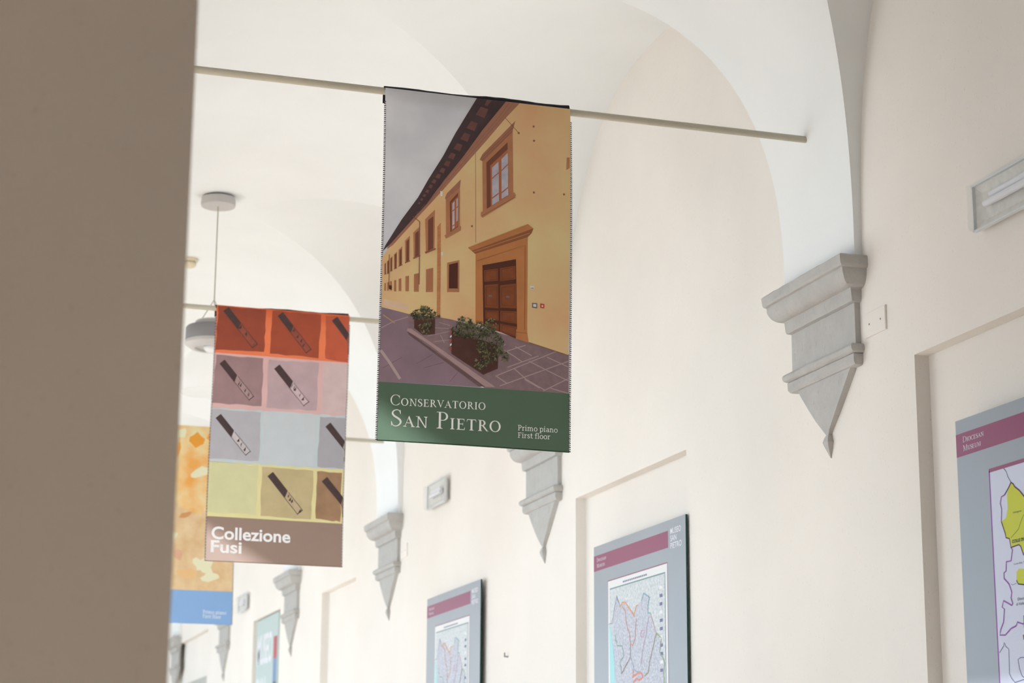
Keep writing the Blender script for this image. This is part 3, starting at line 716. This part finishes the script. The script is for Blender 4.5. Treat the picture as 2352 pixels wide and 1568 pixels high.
def bar(xa, ya, xb, yb, w, split, fill, seed):
    """slanted bar: dark upper length, outlined lower length"""
    r = random.Random(seed); d = np.array([xb-xa, yb-ya], float); L = np.linalg.norm(d); d /= L; nn = np.array([-d[1], d[0]])
    pt = lambda s, o: tuple(np.array([xa, ya])+d*s*L+nn*o*w/2)
    P.add(QP(pt(0, -1), pt(split-0.03, -1), pt(split+0.05, 1), pt(0, 1)), bar_d, 4)
    P.add(QP(pt(split-0.03, -1), pt(1, -1), pt(1, 1), pt(split+0.05, 1)), fill, 3)
    for o in (-0.92, 0.92): P.line(QP(*[pt(s, o+r.uniform(-0.06, 0.06)) for s in np.linspace(split, 1, 7)]), 0.0026, bar_d, 4)
    P.line(QP(pt(0.985, -1), pt(0.985, 1)), 0.004, bar_d, 4)
    for _ in range(5):
        s = r.uniform(split, 0.95); P.add(QP(pt(s, -0.8), pt(s+0.06, -0.2+r.random()), pt(s+0.02, 0.6*r.random())), bar_d, 5)
def fillm(n, rgb): return ink('print_bar_'+n, rgb, var=0.1, vscale=40, **G2)
for a in ((326, 118, 486, 322, 36, 0.45, 'rust', (150, 82, 66), 1), (622, 145, 780, 350, 36, 0.40, 'rust', (150, 82, 66), 2), (918, 170, 1060, 360, 36, 0.52, 'terra', (170, 96, 76), 3),
          (306, 405, 470, 608, 36, 0.45, 'mauve', (170, 142, 142), 4), (605, 432, 770, 638, 38, 0.48, 'pale', (206, 184, 186), 5),
          (288, 702, 455, 908, 36, 0.47, 'ash', (196, 190, 192), 6), (888, 748, 1050, 945, 36, 0.55, 'ash', (196, 190, 192), 7),
          (575, 1018, 740, 1228, 38, 0.52, 'buff', (190, 170, 140), 8), (872, 1045, 1040, 1245, 38, 0.58, 'tan', (166, 136, 114), 9)):
    bar(*a[:6], fillm(a[6], a[7]), a[8])
P.build('printed_squares', b2)
wt2 = ink('letter_bright_white', (236, 236, 240), gain=1.3, transl=0.05)
def put2(text, p0, p1, cap, bold): Lt = Print(surf2); put(Lt, *sans_line(text, bold), p0, p1, cap, wt2, YB2); Lt.build('lettering', b2)
put2('Collezione', (486, 1236.5), (668, 1246), 29, 0.023); put2('Fusi', (484, 1267), (555, 1271), 28, 0.023)

# ---- banner with the orange painting and the blue band (a plain stand-in for the painting)
Y3 = arch_y(3); YB3 = Y3-0.0145
paint = ink('print_orange_picture', (222, 160, 82), rgb2=(238, 212, 168), vscale=7.0, detail=9, gain=1.3)
blue = ink('print_blue_band', (112, 150, 196), var=0.03, gain=1.2)
x03, x13, zt3, zb3 = 1.525, 2.222, 2.535, 1.228
b3, surf3 = make_banner(Y3, 2.9, x03, x13, zt3, zb3, (on_y(395, 1353, YB3)[1], on_y(532, 1358, YB3)[1]), paint, blue,
                        'banner with a mottled orange picture above a pale blue band')
P = Print(surf3); r = random.Random(5); P.add([(x03+0.001, 1.46), (x13-0.001, 1.46), (x13-0.001, zt3-0.002), (x03+0.001, zt3-0.002)], paint, 1)
zl3, zr3 = on_y(395, 1353, YB3)[1], on_y(532, 1358, YB3)[1]
top = [(x13-0.001-(x13-x03-0.002)*i/12, 1.98+0.05*math.sin(i*1.1)+r.uniform(-0.02, 0.02)) for i in range(13)]
P.add([(x03+0.001, zl3-0.0), (x13-0.001, zr3)] + top, ink('print_sand_ground', (212, 180, 134), rgb2=(230, 204, 164), vscale=14, detail=9, gain=1.2), 2)
tones = [ink('print_umber', (206, 152, 100), gain=1.2), ink('print_gold', (230, 158, 62), gain=1.2), ink('print_sand', (222, 184, 132), gain=1.25), ink('print_cream_streak', (240, 222, 190), gain=1.25), ink('print_pinkish', (216, 172, 140), gain=1.2)]
for i in range(26):
    cx, cz = r.uniform(x03+0.05, x13-0.05), r.uniform(1.52, 2.5); rx, rz = r.uniform(0.02, 0.10), r.uniform(0.02, 0.06); th = r.uniform(-1, 1)
    pts = []
    for k in range(10):
        a = 2*math.pi*k/10; q = r.uniform(0.6, 1.0); X, Z = rx*q*math.cos(a), rz*q*math.sin(a)
        pts.append((min(max(cx+X*math.cos(th)-Z*math.sin(th), x03+0.002), x13-0.002), cz+X*math.sin(th)+Z*math.cos(th)))
    low = cz < 1.95
    P.add(pts, r.choice([tones[0], tones[2], tones[3], tones[4]] if low else [tones[1], tones[1], tones[3], tones[0]]), 3+i % 4)
P.build('printed_picture', b3)
for tx, pa, pb in (('Primo piano', (465, 1408), (519, 1411)), ('First floor', (464.5, 1418), (507, 1420.5))):
    Lt = Print(surf3); put(Lt, *slab_line(tx), pa, pb, 8, wt2, YB3); Lt.build('lettering', b3)

# ------------------------------------------------------------------ map panels on the right wall
PXF = 3.272                                           # front face of the boards
panel_grey = mat('panel_grey', (154, 163, 173), 0.28, var=0.015, spec=0.5, gain=1.0)
maroon = mat('panel_maroon', (140, 62, 102), 0.3, gain=1.0, spec=0.5); panel_white = mat('panel_white_text', (236, 234, 242), 0.5)
edge_mat = mat('dark_green_edge', (28, 62, 54), 0.3)
paper_w = mat('map_white', (232, 232, 232), 0.5)
PW = 1.155
class WallPrint(Print):
    def flip(s, A, B, C): return (B-A).cross(C-A).x < 0
def wall_surf(y, z, lift): return (PXF-lift, y, z)
def make_panel(yl, zt, height, label):
    yr = yl-PW
    t = thing('map_panel', (PXF, (yl+yr)/2, zt-height), label, 'map panel', 'grey map panels on the right wall')
    mb = MB(); mb.box(PXF, PXF+0.010, yr, yl, zt-height, zt)
    o = mb.build('board', [panel_grey, edge_mat], t)
    for f in o.data.polygons:
        if abs(f.normal.x) < 0.5: f.material_index = 1
    for yy in (yr+0.12, yl-0.12):
        for zz in (zt-0.25, zt-height+0.25):
            mb = MB(); mb.tube((PXF+0.009, yy, zz), (XR+0.0545, yy, zz), 0.012, n=10); mb.build('spacer', mat('steel_spacer', (150, 150, 150), 0.35, metal=0.8), t)
    pr = WallPrint(wall_surf, 0.0003, 9)
    pr.add([(yl, zt-0.045), (yl-0.954, zt-0.045), (yl-0.954, zt-0.119), (yl, zt-0.119)], maroon, 1); pr.build('title_band', t)
    for txt, w, b in (('DIOCESAN', 0.128, 0.076), ('MUSEUM', 0.108, 0.104)):
        p, tw = smallcaps(txt, 0.74, 0.05); k = w/tw; lt = WallPrint(wall_surf, 0.0003, 9)
        for q in p: lt.add([(yl-0.042-x*k, zt-b+y*0.0185) for x, y in q], panel_white, 2)
        lt.build('lettering', t)
    for txt, w, b in (('MUSEO', 0.122, 0.064), ('SAN', 0.070, 0.096), ('PIETRO', 0.128, 0.128)):
        p, tw = sans_line(txt, 0.012); k = w/tw; lt = WallPrint(wall_surf, 0.0003, 9)
        for q in p: lt.add([(yl-0.982-x*k, zt-b+y*0.026) for x, y in q], panel_white, 2)
        lt.build('lettering', t)
    return t
# yellow district map
yl1, zt1 = on_x(2194, 968, PXF)
p1 = make_panel(yl1, zt1, 1.75, 'grey panel with a yellow district map standing in the niche beside the long wall light')
def C(x, y): return on_x(2050+x/2.348, 900+y/2.348, PXF)
def CP(*q): return [C(*p) for p in q]
M = WallPrint(wall_surf, 0.0003, 9)
map_blue = mat('map_pale_blue', (208, 212, 230), 0.5, gain=1.05); purple = mat('map_purple', (152, 78, 168), 0.5); dkp = mat('map_dark_purple', (92, 44, 92), 0.5); yel = mat('map_yellow', (202, 206, 62), 0.5, gain=1.0)
gline = mat('map_grey_line', (120, 122, 158), 0.5); ink_d = mat('map_text_dark', (52, 56, 70), 0.5); olive = mat('map_olive', (120, 120, 70), 0.5); mgreen = mat('map_green', (120, 150, 60), 0.5); mbrown = mat('map_brown', (130, 90, 40), 0.5)
ym, zm = C(522, 425)
M.add([(ym, zm), (ym-0.75, zm), (ym-0.75, zm-1.35), (ym, zm-1.35)], map_blue, 1)
M.add([(ym+0.002, zm+0.006), (ym-0.752, zm+0.006), (ym-0.752, zm-0.006), (ym+0.002, zm-0.006)], maroon, 2)
M.line([(ym, zm), (ym, zm-1.35)], 0.006, purple, 2)
M.add(CP((640, 488), (665, 512), (709, 555), (760, 600), (760, 890), (709, 880), (690, 825), (645, 838), (632, 790), (613, 785), (610, 765), (588, 698), (612, 680), (622, 630), (618, 560), (625, 520)), yel, 2)
M.add(CP((670, 970), (682, 953), (760, 953), (760, 1040), (709, 1038), (680, 1035), (670, 1015)), yel, 2)
y7, z7 = C(760, 745)
M.add([(y7, z7+0.085), (y7-0.07, z7+0.07), (y7-0.12, z7-0.01), (y7-0.21, z7-0.03), (y7-0.24, z7-0.12), (y7-0.15, z7-0.17), (y7-0.06, z7-0.13), (y7, z7-0.08)], yel, 2)
y8, z8 = C(760, 1000)
M.add([(y8, z8+0.025), (y8-0.10, z8+0.05), (y8-0.22, z8+0.01), (y8-0.27, z8-0.10), (y8-0.13, z8-0.16), (y8-0.05, z8-0.09), (y8, z8-0.02)], yel, 2)
M.line([(y7, z7+0.085), (y7-0.07, z7+0.07), (y7-0.12, z7-0.01), (y7-0.21, z7-0.03), (y7-0.30, z7-0.02), (y7-0.38, z7-0.16), (y7-0.34, z7-0.34), (y7-0.42, z7-0.5)], 0.0045, purple, 4)
M.line(CP((760, 600), (709, 560), (685, 530), (660, 510), (652, 495), (640, 488), (625, 520), (605, 555)), 0.0045, dkp, 4)
M.line(CP((605, 555), (588, 565), (582, 600), (590, 630), (588, 698)), 0.004, purple, 4)
M.line(CP((588, 698), (610, 765), (613, 785), (632, 790), (640, 838), (682, 823), (692, 830), (709, 880)), 0.004, dkp, 4)
M.line(CP((640, 838), (648, 850), (640, 910), (615, 915), (613, 965), (602, 975), (603, 1005), (630, 1035), (645, 1080), (640, 1110), (650, 1140), (645, 1150), (600, 1125), (592, 1160), (605, 1170), (600, 1240), (585, 1280), (580, 1310), (610, 1310), (640, 1275), (668, 1260), (675, 1240), (705, 1250), (730, 1240)), 0.0045, purple, 4)
M.line(CP((600, 412), (615, 430), (622, 455), (640, 488)), 0.003, gline, 3)
M.line(CP((578, 1405), (600, 1370), (603, 1350), (612, 1372), (628, 1385), (632, 1520), (645, 1545), (662, 1566), (709, 1550), (740, 1555)), 0.003, gline, 3)
M.line(CP((740, 1428), (709, 1430), (690, 1432), (678, 1442), (685, 1490), (700, 1530), (712, 1540)), 0.003, gline, 3)
M.line(CP((670, 1015), (680, 1035), (709, 1038), (740, 1045)), 0.004, ink_d, 4); M.line(CP((670, 1030), (650, 1040), (640, 1035)), 0.0016, gline, 3)
M.line(CP((640, 785), (680, 740), (700, 680), (709, 660)), 0.002, olive, 3)
M.add(CP((706, 1205), (740, 1190), (740, 1260), (709, 1270)), mgreen, 3); M.add(CP((704, 1310), (740, 1290), (740, 1350), (708, 1335)), mbrown, 3); M.add(CP((705, 915), (740, 880), (740, 925)), mgreen, 3)
def ctext(txt, x, y, wpx, cap, bold=0.0):
    p, tw = sans_line(txt, bold); a0, z0 = C(x, y); a1 = C(x+wpx, y)[0]; c = abs(C(x, y-cap)[1]-z0); k = (a1-a0)/tw
    for q in p: M.add([(a0+X*k, z0+Y*c) for X, Y in q], ink_d, 6)
ctext('S.Gimignano', 652, 655, 46, 10); ctext('COLLE DI', 648, 815, 62, 18, 0.02); ctext("Casole d'Elsa", 657, 932, 46, 9); ctext('Diocesi', 678, 1124, 44, 16); ctext('di Volterra', 670, 1152, 66, 16)
M.build('district_map', p1)
# pale contour maps
yl2, zt2 = on_x(1364, 1254, PXF); zt2 -= 0.006
p2 = make_panel(yl2, zt2, 1.75, 'grey panel with a pale contour map standing in a wall niche')
M = WallPrint(wall_surf, 0.0003, 9)
def D(x, y): return on_x(1300+x/2.76, 1000+y/2.76, PXF)
def DP(*q): return [D(*p) for p in q]
topo = mat('map_contours', (186, 194, 200), 0.5, rgb2=(226, 230, 232), vscale=75, detail=6); topo2 = mat('map_contours_dense', (168, 174, 188), 0.5, rgb2=(214, 216, 226), vscale=90, detail=6)
ym, zm = yl2-0.196, zt2-0.186
M.add([(ym+0.004, zm+0.005), (ym-0.749, zm+0.005), (ym-0.749, zm-1.355), (ym+0.004, zm-1.355)], maroon, 1)
M.add([(ym, zm), (ym-0.745, zm), (ym-0.745, zm-1.35), (ym, zm-1.35)], paper_w, 2)
M.add([(ym-0.025, zm-0.035), (ym-0.722, zm-0.035), (ym-0.722, zm-1.33), (ym-0.025, zm-1.33)], mat('map_frame_teal', (120, 150, 150), 0.5), 3)
M.add([(ym-0.028, zm-0.041), (ym-0.716, zm-0.041), (ym-0.716, zm-1.327), (ym-0.028, zm-1.327)], topo, 4)
for i in range(14): M.add([(ym-0.20-0.022*i, zm-0.018), (ym-0.215-0.022*i, zm-0.018), (ym-0.215-0.022*i, zm-0.026), (ym-0.20-0.022*i, zm-0.026)], gline, 4)
M.add(DP((325, 1015), (350, 1085), (372, 1060), (395, 1085), (432, 1145), (458, 1075), (480, 1050), (495, 1000), (530, 1025), (520, 1120), (545, 1150), (575, 1250), (605, 1290), (598, 1370), (628, 1440), (620, 1600), (320, 1600), (305, 1400), (300, 1190), (310, 1100)), topo2, 5)
M.add(DP((275, 1195), (292, 1250), (306, 1400), (318, 1600), (283, 1600)), mat('map_sea', (170, 222, 226), 0.5), 6)
def wig(pts, rgb, nm, w=0.005, seed=1):
    r = random.Random(seed); out = []
    for a, b in zip(pts, pts[1:]):
        for i in range(4): t = i/4; out.append((a[0]+(b[0]-a[0])*t+r.uniform(-2.5, 2.5), a[1]+(b[1]-a[1])*t+r.uniform(-2.5, 2.5)))
    M.line(DP(*out, pts[-1]), w, mat('map_line_'+nm, rgb, 0.5), 8)
wig([(345, 1085), (360, 1060), (378, 1055), (395, 1085), (415, 1110), (432, 1145), (445, 1080), (458, 1075)], (232, 160, 110), 'orange', 0.007, 1)
wig([(360, 1085), (378, 1110), (385, 1200), (405, 1250), (412, 1320), (425, 1330), (440, 1280), (448, 1160)], (214, 150, 120), 'rust', 0.006, 2)
wig([(480, 1050), (495, 1000), (530, 1025), (520, 1080), (520, 1120), (540, 1130)], (130, 180, 190), 'teal', 0.006, 3)
wig([(540, 1130), (560, 1210), (575, 1250)], (222, 176, 182), 'pink', 0.005, 4)
wig([(575, 1250), (605, 1280), (598, 1370), (628, 1440), (620, 1590)], (150, 176, 130), 'green', 0.006, 5)
wig([(575, 1250), (555, 1340), (530, 1440), (525, 1500), (500, 1525)], (160, 152, 120), 'olive', 0.007, 6)
wig([(325, 1015), (310, 1100), (295, 1190), (275, 1195)], (168, 164, 184), 'violet', 0.005, 7); wig([(325, 1015), (345, 1085)], (140, 150, 165), 'slate', 0.005, 8)
wig([(315, 1260), (325, 1330), (360, 1335), (370, 1400), (345, 1430), (355, 1510)], (140, 176, 160), 'sage', 0.006, 9)
wig([(355, 1510), (375, 1470), (410, 1405), (412, 1320)], (150, 130, 110), 'brown', 0.006, 10); wig([(410, 1405), (440, 1490), (470, 1500)], (150, 170, 190), 'sky', 0.005, 11)
wig([(525, 1150), (510, 1260), (490, 1360), (475, 1460)], (196, 170, 190), 'lilac', 0.005, 12)
wig([(480, 1235), (500, 1235), (490, 1280), (475, 1270), (480, 1235)], (206, 160, 190), 'rose', 0.005, 13)
wig([(430, 1480), (425, 1530), (450, 1510), (475, 1500), (490, 1530), (470, 1550), (450, 1540), (430, 1565)], (226, 140, 124), 'red', 0.009, 14)
for k in range(11): M.add([(ym-0.655, zm-0.09-0.036*k), (ym-0.688, zm-0.09-0.036*k), (ym-0.688, zm-0.104-0.036*k), (ym-0.655, zm-0.104-0.036*k)], gline if k % 3 else paper_w, 7)
M.build('contour_map', p2)
yl3, zt3p = on_x(988, 1372, PXF)
p3 = dup(p2, (-0.022+0.004, yl3-yl2, zt3p-0.012-zt2), 'grey contour map panel fixed to plain wall below a small wall light', skip=('spacer',))
for yy in (yl3-PW+0.12, yl3-0.12):
    for zz in (0.9, 0.2):
        mb = MB(); mb.tube((PXF-0.011, yy, zz), (XR-0.0005, yy, zz), 0.012, n=10); mb.build('spacer', MATS['steel_spacer'], p3)

# teal poster in the far niche
pf = 3.312
ypl, zpt = on_x(591, 1428, pf); ypr = on_x(640, 1428, pf)[0]
t = thing('museum_poster', (pf, (ypl+ypr)/2, zpt-1.9), 'teal poster with white lettering and a strip of coloured pictures in the far niche', 'poster')
mb = MB(); mb.box(pf, XR+0.056, ypr, ypl, zpt-1.9, zpt); mb.build('board', mat('poster_teal', (190, 206, 204), 0.5), t)
w = ypl-ypr
for txt, ww, b in (('MUSEO', 0.68, 0.40), ('SAN', 0.42, 0.78), ('PIETRO', 0.74, 1.16)):
    p, tw = sans_line(txt, 0.02); k = ww*w/tw; M = WallPrint(lambda y, z, l: (pf-l, y, z), 0.0006, 9)
    for q in p: M.add([(ypl-0.06*w-x*k, zpt-b+y*0.27) for x, y in q], panel_white, 1)
    M.build('lettering', t)
M = WallPrint(lambda y, z, l: (pf-l, y, z), 0.0006, 9)
for i, (h, rgb) in enumerate(((0.19, (186, 92, 96)), (0.2, (120, 148, 190)), (0.2, (92, 106, 92)), (0.22, (216, 208, 120)), (0.08, (96, 110, 96)), (0.2, (180, 178, 176)))):
    z0 = zpt-0.20-sum((0.19, 0.2, 0.2, 0.22, 0.08, 0.2)[:i])
    M.add([(ypr+0.19*w, z0), (ypr+0.03*w, z0), (ypr+0.03*w, z0-h), (ypr+0.19*w, z0-h)], mat('poster_tile_%d' % i, rgb, 0.5), 1)
M.build('picture_strip', t)

# ------------------------------------------------------------------ emergency wall lights
lamp_white = mat('lamp_white_plastic', (222, 226, 228), 0.35); lamp_in = mat('lamp_reflector', (226, 223, 216), 0.3, var=0.08, vscale=40)
tube_m = mat('lamp_tube_white', (236, 236, 242), 0.3); cover_m = clear_mat('lamp_clear_cover', (235, 240, 240), 0.16, 0.05); rib_m = clear_mat('lamp_rib', (250, 250, 250), 0.62, 0.08)
dark_m = mat('lamp_contact', (90, 86, 84), 0.5)
def make_light(y1, z0, label):
    L, Hh, Dp = 0.412, 0.155, 0.064; y0 = y1-L; z1 = z0+Hh
    t = thing('wall_light', (XR, (y0+y1)/2, z0), label, 'wall light', 'oblong emergency lights on the right wall')
    mb = MB(); xb = XR-0.030                                                     # tapered base
    a = [(XR, y0+0.03, z0+0.02), (XR, y1-0.03, z0+0.02), (XR, y1-0.03, z1-0.02), (XR, y0+0.03, z1-0.02)]
    c = [(xb, y0+0.003, z0+0.003), (xb, y1-0.003, z0+0.003), (xb, y1-0.003, z1-0.003), (xb, y0+0.003, z1-0.003)]
    for i in range(4): mb.poly([a[i], a[(i+1) % 4], c[(i+1) % 4], c[i]])
    mb.poly(a[::-1]); mb.build('base', lamp_white, t)
    mb = MB(); q = 0.016
    i0 = [(xb+0.012, y0+q*2, z0+q*2), (xb+0.012, y1-q*2, z0+q*2), (xb+0.012, y1-q*2, z1-q*2), (xb+0.012, y0+q*2, z1-q*2)]
    o0 = [(xb, y0+0.003, z0+0.003), (xb, y1-0.003, z0+0.003), (xb, y1-0.003, z1-0.003), (xb, y0+0.003, z1-0.003)]
    for i in range(4): mb.poly([o0[i], o0[(i+1) % 4], i0[(i+1) % 4], i0[i]])
    mb.poly(i0); mb.build('reflector', lamp_in, t)
    mb = MB(); zc = z0+0.075
    mb.tube((xb-0.006, y0+0.09, zc), (xb-0.006, y1-0.075, zc), 0.012, n=14); mb.tube((xb-0.006, y0+0.09, zc+0.022), (xb-0.006, y1-0.11, zc+0.022), 0.010, n=14)
    tb = mb.build('lamp_tube', tube_m, t, smooth=True, angle=40)
    mb = MB(); mb.box(xb-0.016, xb+0.004, y0+0.06, y0+0.092, zc-0.016, zc+0.036); mb.build('lamp_holder', dark_m, tb)
    mb = MB(); xf = XR-Dp; e = 0.010                                             # clear cover: shallow box, bevelled
    o1 = [(xb, y0, z0), (xb, y1, z0), (xb, y1, z1), (xb, y0, z1)]; f1 = [(xf+0.006, y0+0.003, z0+0.004), (xf+0.006, y1-0.003, z0+0.004), (xf+0.006, y1-0.003, z1-0.004), (xf+0.006, y0+0.003, z1-0.004)]
    f2 = [(xf, y0+e, z0+e), (xf, y1-e, z0+e), (xf, y1-e, z1-e), (xf, y0+e, z1-e)]
    for u, v in ((o1, f1), (f1, f2)):
        for i in range(4): mb.poly([u[i], u[(i+1) % 4], v[(i+1) % 4], v[i]])
    mb.poly(f2); cv = mb.build('clear_cover', cover_m, t)
    mb = MB(); n = 15                                                            # moulded curved ribs inside the cover
    for k in range(n):
        s = (k+0.5)/n; pts = []
        for i in range(13):
            v = i/12; yy = y0+e+(L-2*e)*v; bow = 0.022*math.sin(math.pi*v)*(1 if s > 0.5 else -1)*(0.3+abs(s-0.5)*1.2)
            pts.append((xf+0.002, yy, z0+e+(Hh-2*e)*s*0.86+0.07*(Hh)+bow))
        for p, r_ in zip(pts, pts[1:]):
            hh = 0.0021
            mb.poly([(p[0], p[1], p[2]-hh), (r_[0], r_[1], r_[2]-hh), (r_[0]+0.004, r_[1], r_[2]), (p[0]+0.004, p[1], p[2])]); mb.poly([(p[0]+0.004, p[1], p[2]), (r_[0]+0.004, r_[1], r_[2]), (r_[0], r_[1], r_[2]+hh), (p[0], p[1], p[2]+hh)])
    mb.build('rib', rib_m, cv)
    mb = MB()                                                                    # white rim round the cover edge
    for (ya, yb, za, zb_) in ((y0, y1, z0-0.001, z0+0.006), (y0, y1, z1-0.006, z1+0.001), (y0-0.001, y0+0.006, z0, z1), (y1-0.006, y1+0.001, z0, z1)): mb.box(xb-0.010, xb+0.004, ya, yb, za, zb_)
    mb.build('rim', lamp_white, t)
    return t
l1 = make_light(5.425, 1.832, 'long ribbed emergency light above the niche of the yellow map panel')
dup(l1, (0, 12.10-5.425, 0.053), 'small emergency light above the contour map panel on the plain wall')
dup(l1, (0, 18.92-5.425, 0.040), 'far emergency light above the teal poster')

# blank cover plates
def make_plate(yc, label):
    t = thing('cover_plate', (XR, yc, 1.672), label, 'wall plate', 'blank painted cover plates'); mb = MB()
    x = XR-0.008; y0, y1, z0, z1 = yc-0.075, yc+0.075, 1.672, 1.760; e = 0.002
    a = [(XR, y0, z0), (XR, y1, z0), (XR, y1, z1), (XR, y0, z1)]; b = [(x+e, y0, z0), (x+e, y1, z0), (x+e, y1, z1), (x+e, y0, z1)]; c = [(x, y0+e, z0+e), (x, y1-e, z0+e), (x, y1-e, z1-e), (x, y0+e, z1-e)]
    for u, v in ((a, b), (b, c)):
        for i in range(4): mb.poly([u[i], u[(i+1) % 4], v[(i+1) % 4], v[i]])
    mb.poly(c); mb.build('plate', plaster_wall, t)
    for yy in (yc-0.042, yc+0.042):
        mb = MB(); mb.tube((x+0.001, yy, 1.716), (x-0.001, yy, 1.716), 0.0035, n=10); mb.build('screw', mat('screw_grey', (140, 132, 124), 0.5), t)
    return t
q1 = make_plate(6.165, 'blank cover plate painted like the wall beside the large near corbel')
dup(q1, (0, 2*S, 0), 'blank cover plate painted like the wall beside the third corbel and small wall light')
# small wall hook
yy, zz = on_x(1167, 1508, XR)
mb = MB(); mb.tube((XR+0.001, yy, zz), (XR-0.02, yy, zz+0.002), 0.004, n=8); mb.tube((XR-0.02, yy, zz-0.002), (XR-0.02, yy, zz+0.022), 0.004, n=8)
tag(mb.build('wall_hook', mat('hook_grey', (150, 148, 150), 0.5)), 'tiny grey hook on the plain wall between the two contour map panels', 'hook')

# ------------------------------------------------------------------ pendant lamp and smoke detector on the vault
yl = 11.33; v = ray(503, 432); xl = float(v[0]*yl/v[1])
ztop = ZS+ZH*sup((xl-XC)/XA)
lamp = thing('pendant_lamp', (xl, yl, 2.0), 'grey pendant lamp with clear glass bowl behind the banner of squares', 'lamp')
lampg = mat('lamp_grey_metal', (196, 193, 190), 0.45, gain=1.0); lampd = mat('lamp_dark_grey', (138, 137, 139), 0.45)
mb = MB(); mb.lathe(xl, yl, [(0.0, ztop+0.004), (0.062, ztop+0.004), (0.062, ztop-0.012), (0.100, ztop-0.014), (0.102, ztop-0.05), (0.099, ztop-0.062), (0.0, ztop-0.064)]); mb.build('canopy', lampg, lamp, smooth=True, angle=40)
zc = on_y(488, 738, yl)[1]
mb = MB(); mb.tube((xl, yl, ztop-0.062), (xl, yl, zc+0.13), 0.0035, n=8); mb.build('cord', mat('cord_grey', (176, 174, 160), 0.6), lamp)
mb = MB()
for k in range(3):
    a = 2*math.pi*k/3+0.5; mb.tube((xl, yl, zc+0.13), (xl+0.085*math.cos(a), yl+0.085*math.sin(a), zc), 0.0025, n=6)
mb.build('suspension_wire', MATS['cord_grey'], lamp)
mb = MB(); mb.lathe(xl, yl, [(0.0, zc), (0.098, zc), (0.105, zc-0.006), (0.105, zc-0.045), (0.0, zc-0.045)]); mb.build('cap', lampg, lamp, smooth=True, angle=40)
mb = MB(); mb.lathe(xl, yl, [(0.0, zc-0.034), (0.150, zc-0.036), (0.158, zc-0.046), (0.158, zc-0.125), (0.156, zc-0.128), (0.0, zc-0.128)], 48); hs = mb.build('housing', lampd, lamp, smooth=True, angle=40)
for k in range(12):
    a = 2*math.pi*k/12+0.1; c, s = math.cos(a), math.sin(a); mb = MB(); mb.tube((xl+0.158*c, yl+0.158*s, zc-0.044), (xl+0.158*c, yl+0.158*s, zc-0.128), 0.004, n=6); mb.build('housing_seam', lampg, hs)
mb = MB(); mb.lathe(xl, yl, [(0.158, zc-0.122), (0.160, zc-0.140), (0.128, zc-0.162), (0.10, zc-0.165), (0.098, zc-0.15), (0.0, zc-0.15)], 48); mb.build('lower_ring', lampg, lamp, smooth=True, angle=40)
gl = clear_mat('lamp_clear_glass', (240, 242, 242), 0.16, 0.03)
R0 = 0.205
prof = [(0.098, zc-0.155)] + [(R0*math.sin(a), zc-0.345+R0*0.95*math.cos(a)) for a in np.radians(np.linspace(32, 92, 14))] + [(R0*0.995, zc-0.375), (R0*0.96, zc-0.405), (R0*0.86, zc-0.425), (R0*0.83, zc-0.420)]
mb = MB(); mb.lathe(xl, yl, prof, 48); mb.build('glass_bowl', gl, lamp, smooth=True)
mb = MB(); mb.lathe(xl, yl, [(0.0, zc-0.15), (0.05, zc-0.15), (0.05, zc-0.165), (0.035, zc-0.180), (0.0, zc-0.186)], 24); mb.build('bulb', mat('bulb_white', (240, 240, 240), 0.3), lamp, smooth=True)

yd = 12.75; v = ray(436, 580); xd = float(v[0]*yd/v[1]); zd = ZS+ZH*sup((xd-XC)/XA)
dt = thing('smoke_detector', (xd, yd, zd-0.06), 'cream smoke detector on the vault beyond the pendant lamp', 'smoke detector')
cream = mat('detector_cream', (226, 214, 186), 0.5)
mb = MB(); mb.lathe(xd, yd, [(0.0, zd+0.003), (0.056, zd+0.003), (0.056, zd-0.016), (0.048, zd-0.02), (0.046, zd-0.022), (0.0, zd-0.022)], 32); mb.build('base', cream, dt, smooth=True, angle=35)
mb = MB(); mb.lathe(xd, yd, [(0.046, zd-0.032), (0.044, zd-0.048), (0.03, zd-0.058), (0.0, zd-0.060)], 32); mb.lathe(xd, yd, [(0.036, zd-0.020), (0.036, zd-0.034)], 24); mb.build('sensor_head', cream, dt, smooth=True, angle=35)
mb = MB()
for k in range(10):
    a = 2*math.pi*k/10; mb.tube((xd+0.042*math.cos(a), yd+0.042*math.sin(a), zd-0.018), (xd+0.042*math.cos(a), yd+0.042*math.sin(a), zd-0.036), 0.004, n=6)
mb.build('vent_post', cream, dt)
